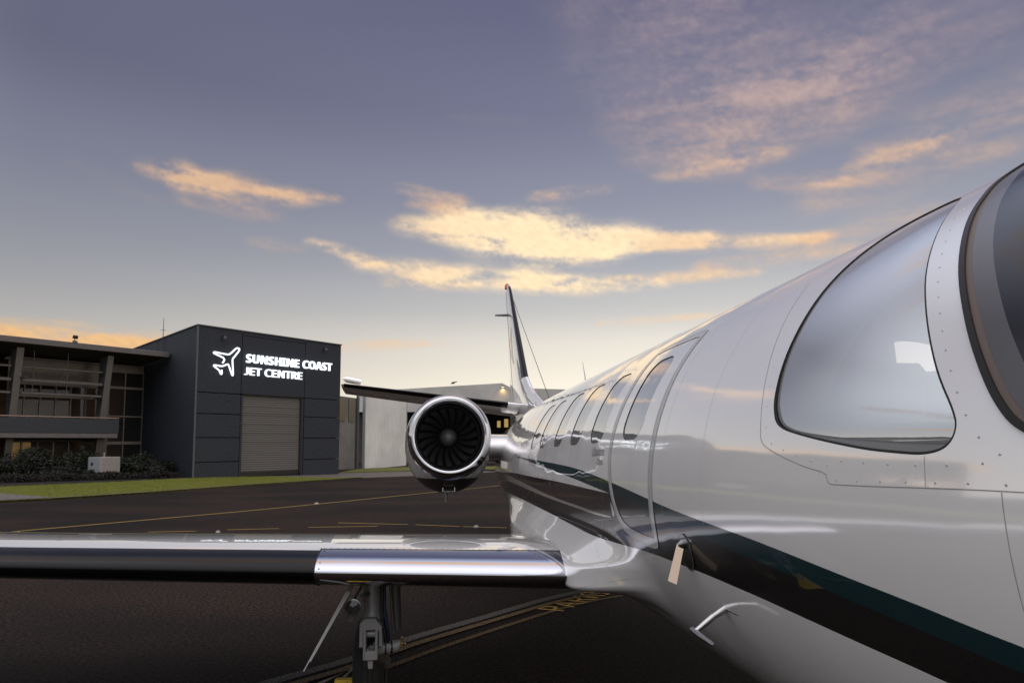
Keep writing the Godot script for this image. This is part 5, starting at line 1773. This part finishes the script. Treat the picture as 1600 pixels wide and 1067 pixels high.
func make_cabinet() -> void:
	var cw := HB * Vector3(-3.62, 0.0, -2.0)
	var cb := thing("equipment_cabinet", "white metal equipment cabinet standing among the dark shrubs", "cabinet", Transform3D(Basis(Vector3.UP, deg_to_rad(-15.0)), Vector3(cw.x, gy(cw.z) + 0.1, cw.z)))
	var m := MB.new()
	m.bx(Vector3(0.0, 0.55, 0.0), Vector3(0.82, 1.12, 1.16), 0.015)
	var bd := part("cabinet_body", m, M.cabinet_white, cb)
	var f := MB.new()
	f.bx(Vector3(0.42, 0.56, 0.0), Vector3(0.03, 1.06, 1.12), 0.008)
	part("end_panel", f, M.cabinet_white, bd)
	var ff := MB.new()
	ff.bx(Vector3(0.0, 0.56, 0.59), Vector3(0.78, 1.06, 0.03), 0.006)
	part("front_panel", ff, M.cabinet_shade_grey, bd)  # same white cabinet, its shaded side darkened by colour
	var v := MB.new()
	for q in [[-0.12, 0.76, 0.14, 0.16], [-0.1, 0.46, 0.06, 0.06], [0.02, 0.46, 0.06, 0.06], [-0.1, 0.28, 0.06, 0.05]]:
		v.bx(Vector3(q[0], q[1], 0.605), Vector3(q[2], q[3], 0.015), 0.003)
	part("vent", v, M.vent_dark, bd)
	var p := MB.new()
	p.tube([Vector3(0.3, 1.1, 0.3), Vector3(0.3, 1.28, 0.3)], [0.03], 10)
	p.tube([Vector3(0.3, 1.28, 0.3), Vector3(0.3, 1.34, 0.3)], [0.045], 10)
	part("breather_pipe", p, M.cabinet_white, bd)

func leaf_mass(w: float, h: float, d: float, count: int, size: float, sd: int) -> MB:
	# leaves spread through a lumpy volume, thicker towards the outside
	var r := RandomNumberGenerator.new()
	r.seed = sd
	var lumps: Array = []
	for k in 9:
		lumps.append([Vector3(r.randf_range(-0.36, 0.36) * w, r.randf_range(0.25, 0.72) * h, r.randf_range(-0.34, 0.34) * d), r.randf_range(0.2, 0.36)])
	var mb := MB.new()
	for i in count:
		var lm: Array = lumps[r.randi() % lumps.size()]
		var dirv := Vector3(r.randfn(), r.randfn(), r.randfn()).normalized()
		var p: Vector3 = lm[0] + dirv * Vector3(w, h, d) * lm[1] * pow(r.randf(), 0.35)
		if p.y < 0.03: p.y = r.randf_range(0.03, 0.15)
		var n := (dirv + Vector3(r.randfn(), r.randfn(), r.randfn()) * 0.6 + Vector3.UP * 0.4).normalized()
		var t := n.cross(Vector3(r.randfn(), r.randfn(), r.randfn())).normalized()
		var b := n.cross(t)
		var s := size * r.randf_range(0.6, 1.3)
		var tip := p + t * s
		mb.tri(p, p + t * s * 0.45 + b * s * 0.26, tip, n, n, n)
		mb.tri(p, tip, p + t * s * 0.45 - b * s * 0.26, n, n, n)
	return mb

func make_shrubs() -> void:
	var list := [
		[-6.6, -2.9, 2.3, 1.75, 0, "round dark clipped shrub at the far left below the balcony", 0.0], [-4.95, -2.5, 1.2, 1.8, 1, "upright dark shrub left of the narrow gap before the office windows", 0.0], [-4.05, -3.0, 1.35, 1.8, 0, "tall dark shrub just behind the white cabinet's left side", 0.0],
		[-2.0, -2.2, 1.6, 1.35, 1, "glossy shrub immediately right of the white cabinet", 0.0], [-0.9, -2.0, 1.5, 1.15, 2, "loose shrub in the corner against the dark hall side wall", 0.0], [-4.3, -1.5, 1.3, 0.6, 1, "low leafy plant in front of the white cabinet", 0.0],
		[-5.9, -1.6, 1.9, 0.7, 2, "low spreading shrub under the round clipped shrub", 0.0], [-8.6, -2.6, 1.9, 1.0, 0, "shrub beneath the balcony cut off by the left picture edge", 0.0], [-1.4, -1.15, 1.2, 0.7, 2, "low grassy plant near the hall corner at the bed's right end", 0.0]]
	for k in list.size():
		var s: Array = list[k]
		var base := HB * Vector3(s[0], 0, s[1])
		var o := thing("shrub", s[5], "shrub", Transform3D(HB.basis, Vector3(base.x, gy(base.z) + 0.07, base.z)), "shrubs in the bed before the office")
		part("foliage", leaf_mass(s[2], s[3], s[2] * 0.8, int(1500 * s[2] * s[3]) + 500, 0.13, 100 + k), M["leaf_%d" % s[4]], o)
		var st := MB.new()
		for j in 4:
			st.tube([Vector3(0.06 * (j - 1.5), -0.05, 0), Vector3(0.18 * (j - 1.5), s[3] * 0.35, 0.1 * (j % 2)), Vector3(0.3 * (j - 1.5) * s[2] * 0.4, s[3] * 0.7, 0)], [0.03, 0.02, 0.006], 6)
		part("stem", st, M.bark, o)
	# low dark red hedge along the grass
	var hd := thing("low_hedge", "low dark reddish ground hedge along the top of the grass verge", "hedge", Transform3D(HB.basis, HB * Vector3(0, 0, 0)))
	var all := MB.new()
	var r := RandomNumberGenerator.new()
	r.seed = 5
	for i in 15000:
		var x := r.randf_range(-14.0, -0.5)
		var z := r.randf_range(-1.3, -0.25)
		var wp := HB * Vector3(x, 0, z)
		var y := gy(wp.z) + 0.05 - HB.origin.y + r.randf() * (0.34 + 0.08 * sin(x * 3.0))
		var p := Vector3(x, y, z)
		var n := Vector3(r.randfn(), absf(r.randfn()) + 0.3, r.randfn()).normalized()
		var t := n.cross(Vector3(r.randfn(), r.randfn(), r.randfn())).normalized()
		var b := n.cross(t)
		var s2 := 0.11 * r.randf_range(0.6, 1.3)
		all.tri(p, p + t * s2 * 0.5 + b * s2 * 0.25, p + t * s2, n, n, n)
		all.tri(p, p + t * s2, p + t * s2 * 0.5 - b * s2 * 0.25, n, n, n)
	part("foliage", all, M.leaf_red, hd)

func corrugated(mb: MB, x0: float, x1: float, y0: float, y1: float, z: float, pitch: float, depth: float) -> void:
	var n := int((x1 - x0) / pitch)
	var cell := (x1 - x0) / n
	for i in n:
		var x := x0 + i * cell
		var pts := [[0.0, 0.0], [0.55, 0.0], [0.68, depth], [0.87, depth], [1.0, 0.0]]
		for k in 4:
			var a := Vector3(x + pts[k][0] * cell, y0, z + pts[k][1])
			var b := Vector3(x + pts[k + 1][0] * cell, y0, z + pts[k + 1][1])
			var up := Vector3(0, y1 - y0, 0)
			mb.quad(a, b, b + up, a + up, Vector3(0, 0, 1))

func make_hangars() -> void:
	# frame along the shed wall that recedes to the right
	var yaw := atan2(255.0, 1000.0)
	var ex := Vector3(sin(yaw), 0, -cos(yaw))
	var ez := Vector3(cos(yaw), 0, sin(yaw))
	var o := Vector3((569.0 - 800.0) / 1000.0 * 58.0, gy(-58.0), -58.0)
	var S := Transform3D(Basis(ex, Vector3.UP, ez), o)
	var shed := thing("hangar_shed", "grey ribbed shed wall with narrow window strips and a tall white sliding door leaf", "shed", S)
	var w := MB.new()
	corrugated(w, -11.0, -0.2, -0.3, 6.35, -0.5, 0.32, 0.035)
	w.bx(Vector3(-5.6, 3.0, -4.6), Vector3(10.7, 6.5, 8.0))
	var wall_ := part("wall", w, M.shed_grey, shed)
	for x in [[-3.75, -2.7], [-2.05, -1.15]]:
		var sw := MB.new()
		sw.bx(Vector3((x[0] + x[1]) * 0.5, 5.2, -0.44), Vector3(x[1] - x[0], 2.0, 0.05), 0.01)
		part("window", sw, M.strip_window, wall_)
	var po := MB.new()
	for x in [-10.9, -5.0, -0.6]:
		po.bx(Vector3(x, 3.1, -0.35), Vector3(0.25, 6.8, 0.2), 0.02)
	part("post", po, M.flashing, wall_)
	var lf := MB.new()
	corrugated(lf, 0.0, 9.2, -0.05, 6.62, 0.06, 0.3, 0.03)
	lf.bx(Vector3(4.6, 3.3, -0.06), Vector3(9.2, 6.6, 0.18), 0.02)
	var leaf := part("sliding_door", lf, M.door_leaf, shed)
	var le := MB.new()
	le.bx(Vector3(-0.05, 3.3, 0.0), Vector3(0.1, 6.66, 0.26), 0.02)
	le.bx(Vector3(9.25, 3.3, 0.0), Vector3(0.1, 6.66, 0.26), 0.02)
	part("door_edge", le, M.cabinet_shade_grey, leaf)
	# big hangar behind: pale fascia over a dark opening
	var zf := -80.0
	var hx := func(px: float, z: float) -> float: return (px - 800.0) / 1000.0 * -z
	var left: float = hx.call(560.0, zf)
	var corner: float = hx.call(797.0, zf)
	var hg := thing("big_hangar", "large pale roofed hangar standing open and dark inside behind the jet's tail", "hangar", Transform3D(Basis(Vector3.UP, deg_to_rad(-3.0)), Vector3(left, gy(zf), zf)))
	var wid := corner - left
	var top := EYE - gy(zf) + 0.0889 * 80.0
	var f := MB.new()
	f.prism(PackedVector2Array([Vector2(0, top - 3.6), Vector2(0, top - 1.0), Vector2(wid * 0.95, top - 0.02), Vector2(wid, top - 0.5), Vector2(wid, top - 3.6)]), Transform3D(Basis(), Vector3.ZERO), 0.4, 0.03)
	var fas := part("fascia", f, M.hangar_roof, hg)
	var rfm := MB.new()
	rfm.prism(PackedVector2Array([Vector2(0, top - 1.1), Vector2(wid * 0.95, top - 0.1), Vector2(wid, top - 0.6), Vector2(wid + 9.0, top - 0.9), Vector2(wid + 9.0, top - 1.6), Vector2(wid, top - 1.4), Vector2(0, top - 1.4)]), Transform3D(Basis(), Vector3(0, 0, -0.45)), 26.0, 0.05)
	part("roof", rfm, M.hangar_roof, hg)
	var ins := MB.new()
	ins.quad(Vector3(-0.3, -0.3, -24), Vector3(wid + 9, -0.3, -24), Vector3(wid + 9, top - 1.5, -24), Vector3(-0.3, top - 1.5, -24), Vector3(0, 0, 1))
	ins.quad(Vector3(-0.3, -0.3, 0), Vector3(-0.3, -0.3, -24), Vector3(-0.3, top - 1.5, -24), Vector3(-0.3, top - 1.5, 0), Vector3(1, 0, 0))
	ins.quad(Vector3(wid + 9.0, -0.3, 0), Vector3(wid + 9.0, -0.3, -24), Vector3(wid + 9.0, top - 1.5, -24), Vector3(wid + 9.0, top - 1.5, 0), Vector3(-1, 0, 0))
	ins.quad(Vector3(-0.3, 0.02, 0), Vector3(wid + 9, 0.02, 0), Vector3(wid + 9, 0.02, -24), Vector3(-0.3, 0.02, -24), Vector3.UP)
	var inm := part("inner_wall", ins, M.hangar_inside, hg)
	var rs := MB.new()
	rs.prism(PackedVector2Array([Vector2(wid, top - 3.4), Vector2(wid, top - 0.6), Vector2(wid + 9, top - 0.9), Vector2(wid + 9, top - 3.2)]), Transform3D(Basis(), Vector3(0, 0, -0.1)), 0.4, 0.02)
	part("side_fascia", rs, M.hangar_roof, fas)
	var pw := MB.new()
	pw.bx(Vector3(wid + 0.6, top * 0.3, -0.3), Vector3(0.5, top * 0.7, 0.5), 0.03)
	part("post", pw, M.shed_grey, hg)
	for k in 3:
		var px: float = [772.0, 783.5, 794.5][k]
		var zl := -14.0
		var x: float = hx.call(px, zf + zl) - left
		var pm := MB.new()
		pm.bx(Vector3(x, [5.15, 5.3, 5.45][k], zl), Vector3([0.5, 0.58, 0.55][k], [0.95, 1.2, 1.35][k], 0.05), 0.01)
		part("lit_window", pm, M.lit_window_panel, inm)
	var lampo := thing("fascia_lamp", "warm lit lamp under the hangar roof edge left of the tail fin", "lamp", hg.transform * Transform3D(Basis(), Vector3(hx.call(786.0, zf) - left, top - 0.55, 0.12)))
	var lm := MB.new()
	lm.bx(Vector3(0, 0.06, 0), Vector3(0.4, 0.08, 0.22), 0.02)
	part("housing", lm, M.fitting_dark, lampo)
	var lb := MB.new()
	lb.bx(Vector3(0, 0.0, 0.02), Vector3(0.34, 0.05, 0.18), 0.01)
	part("lamp_lens", lb, M.lamp_warm, lampo)
	var sp := SpotLight3D.new()
	sp.name = "lamp_light"
	sp.light_color = Color(1.0, 0.78, 0.5)
	sp.light_energy = 2.2
	sp.light_size = 0.1
	sp.spot_angle = 65.0
	sp.spot_range = 30.0
	sp.spot_attenuation = 2.0
	sp.shadow_enabled = true
	sp.position = Vector3(0, -0.06, 0.1)
	sp.rotation = Vector3(deg_to_rad(-85.0), 0, 0)
	lampo.add_child(sp)
	# perched bird on the roof line
	var bd := MB.new()
	bd.lathe(Vector3(-0.3, 0, 0), Vector3(1, 0.35, 0), [Vector2(0, 0.01), Vector2(0.15, 0.05), Vector2(0.35, 0.13), Vector2(0.55, 0.11), Vector2(0.66, 0.05), Vector2(0.74, 0.07), Vector2(0.84, 0.06), Vector2(0.9, 0.02), Vector2(0.97, 0.003)], 14)
	bd.tube([Vector3(0.1, 0.05, 0.04), Vector3(0.12, -0.14, 0.04)], [0.015], 6)
	bd.tube([Vector3(0.1, 0.05, -0.04), Vector3(0.12, -0.14, -0.04)], [0.015], 6)
	var bo := part("bird", bd, M.fitting_dark, self)
	bo.transform = Transform3D(Basis(), Vector3(hx.call(707.0, zf), EYE + 0.0855 * 80.0 + 0.2, zf + 0.3))
	tag(bo, "dark bird perched on the roof line of the big hangar", "bird")

func make_small_things() -> void:
	var cp := Vector3(-0.905, 0, -3.62)
	var ck := thing("wheel_chock", "yellow wheel chock with black print pushed against the front of the tyre", "chock", Transform3D(Basis(Vector3.UP, deg_to_rad(4.0)), Vector3(cp.x, gy(cp.z), cp.z)))
	var m := MB.new()
	m.prism(PackedVector2Array([Vector2(-0.09, 0.0), Vector2(-0.055, 0.15), Vector2(-0.02, 0.15), Vector2(0.09, 0.0)]), Transform3D(Basis(Vector3(0, 0, 1), Vector3.UP, Vector3(-1, 0, 0)), Vector3(-0.075, 0.003, 0)), 0.15, 0.006)
	var bo := part("block", m, M.chock_yellow, ck)
	var pr := MB.new()
	var T := Transform3D(Basis(Vector3(1, 0, 0), Vector3(0, 0.806, -0.592), Vector3(0, 0.592, 0.806)), Vector3(0, 0.112, 0.012))
	for q in [[-0.07, 0.01, -0.02, 0.022, 0.006], [-0.02, 0.022, 0.0, 0.036, 0.007], [0.0, 0.036, 0.006, 0.008, 0.006], [0.006, 0.008, 0.03, 0.02, 0.005], [0.03, 0.02, 0.07, 0.012, 0.006], [-0.05, -0.01, 0.05, -0.01, 0.006]]:
		var a := T * Vector3(q[0], q[1], 0.0)
		var b := T * Vector3(q[2], q[3], 0.0)
		pr.beam(a, b, q[4], 0.002, 0.0, T.basis.z)
	part("print", pr, M.print_black, bo)
	var rp := MB.new()
	rp.tube([G(-1.02, -3.72, 0.06), G(-1.05, -3.95, 0.02), G(-1.03, -4.28, 0.012), G(-1.14, -4.04, 0.012), G(-1.22, -3.9, 0.012), G(-1.3, -3.6, 0.012)], [0.007], 8)
	tag(part("chock_rope", rp, M.rope, self), "thin pale rope lying on the asphalt left of the tyre", "rope")
	# small pale pebbles and scraps on the apron
	var pb := MB.new()
	for q in [[-5.42, -17.9, 0.06], [-0.68, -12.3, 0.05], [-5.2, -11.45, 0.04]]:
		pb.lathe(G(q[0], q[1], 0.0), Vector3.UP, [Vector2(0.0, q[2]), Vector2(0.03, q[2] * 0.8), Vector2(0.045, 0.002)], 12, Vector3.RIGHT)
	var po := part("ground_reflector", pb, M.cabinet_white, self)
	po.set_meta("kind", "structure")

func _ready() -> void:
	rng.seed = 11
	# ---- camera
	var cam := Camera3D.new()
	cam.name = "camera"
	cam.projection = Camera3D.PROJECTION_FRUSTUM
	cam.near = 0.05
	cam.far = 4000.0
	cam.size = 0.05 * 1067.0 / 1000.0
	cam.frustum_offset = Vector2(0.0, 0.05 * 83.0 / 1000.0)
	cam.position = Vector3(0, EYE, 0)
	cam.rotation = Vector3(deg_to_rad(4.09), 0, 0)
	add_child(cam)
	cam.current = true
	# ---- sky, sun, exposure
	var env := Environment.new()
	env.background_mode = Environment.BG_SKY
	var sky := Sky.new()
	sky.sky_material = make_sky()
	env.sky = sky
	env.background_energy_multiplier = 1.0
	env.tonemap_mode = Environment.TONE_MAPPER_LINEAR
	env.tonemap_exposure = 1.0
	env.sdfgi_enabled = true
	env.ssao_enabled = true
	env.ssil_enabled = true
	var we := WorldEnvironment.new()
	we.name = "environment"
	we.environment = env
	add_child(we)
	var sun := DirectionalLight3D.new()
	sun.name = "sun"
	sun.light_energy = 0.16
	sun.light_color = Color(1.0, 0.88, 0.74)
	sun.light_angular_distance = 12.0
	sun.shadow_enabled = true
	sun.rotation = Vector3(deg_to_rad(-6.0), deg_to_rad(180.0 - 125.0), 0)
	add_child(sun)
	oilcan.seed = 3
	oilcan.frequency = 0.028
	oilcan.fractal_octaves = 2
	make_materials()
	mat("exit_band_grey", lin(0.42, 0.425, 0.43), 0.4, 0.0, 0.8, 0.04)  # even grey ring between the exit's two outlines
	mat("exit_edge", lin(0.5, 0.5, 0.5), 0.4, 0.0, 0.5, 0.05)
	mat("skin_joint", lin(0.5, 0.49, 0.485), 0.4, 0.0, 1.0, 0.02)
	mat("vane_metal", lin(0.7, 0.56, 0.46), 0.22, 1.0)
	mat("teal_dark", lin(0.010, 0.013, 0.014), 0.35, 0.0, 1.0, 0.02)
	mat("spinner", lin(0.10, 0.10, 0.102), 0.45, 0.3)
	mat("gear_dark", lin(0.14, 0.135, 0.13), 0.4, 0.3)
	mat("gear_door", lin(0.5, 0.49, 0.485), 0.35, 0.0, 0.6, 0.05)
	make_ground()
	make_hall()
	make_office()
	make_hangars()
	make_jet()
	make_cabinet()
	make_shrubs()
	make_grass_blades()
	make_small_things()
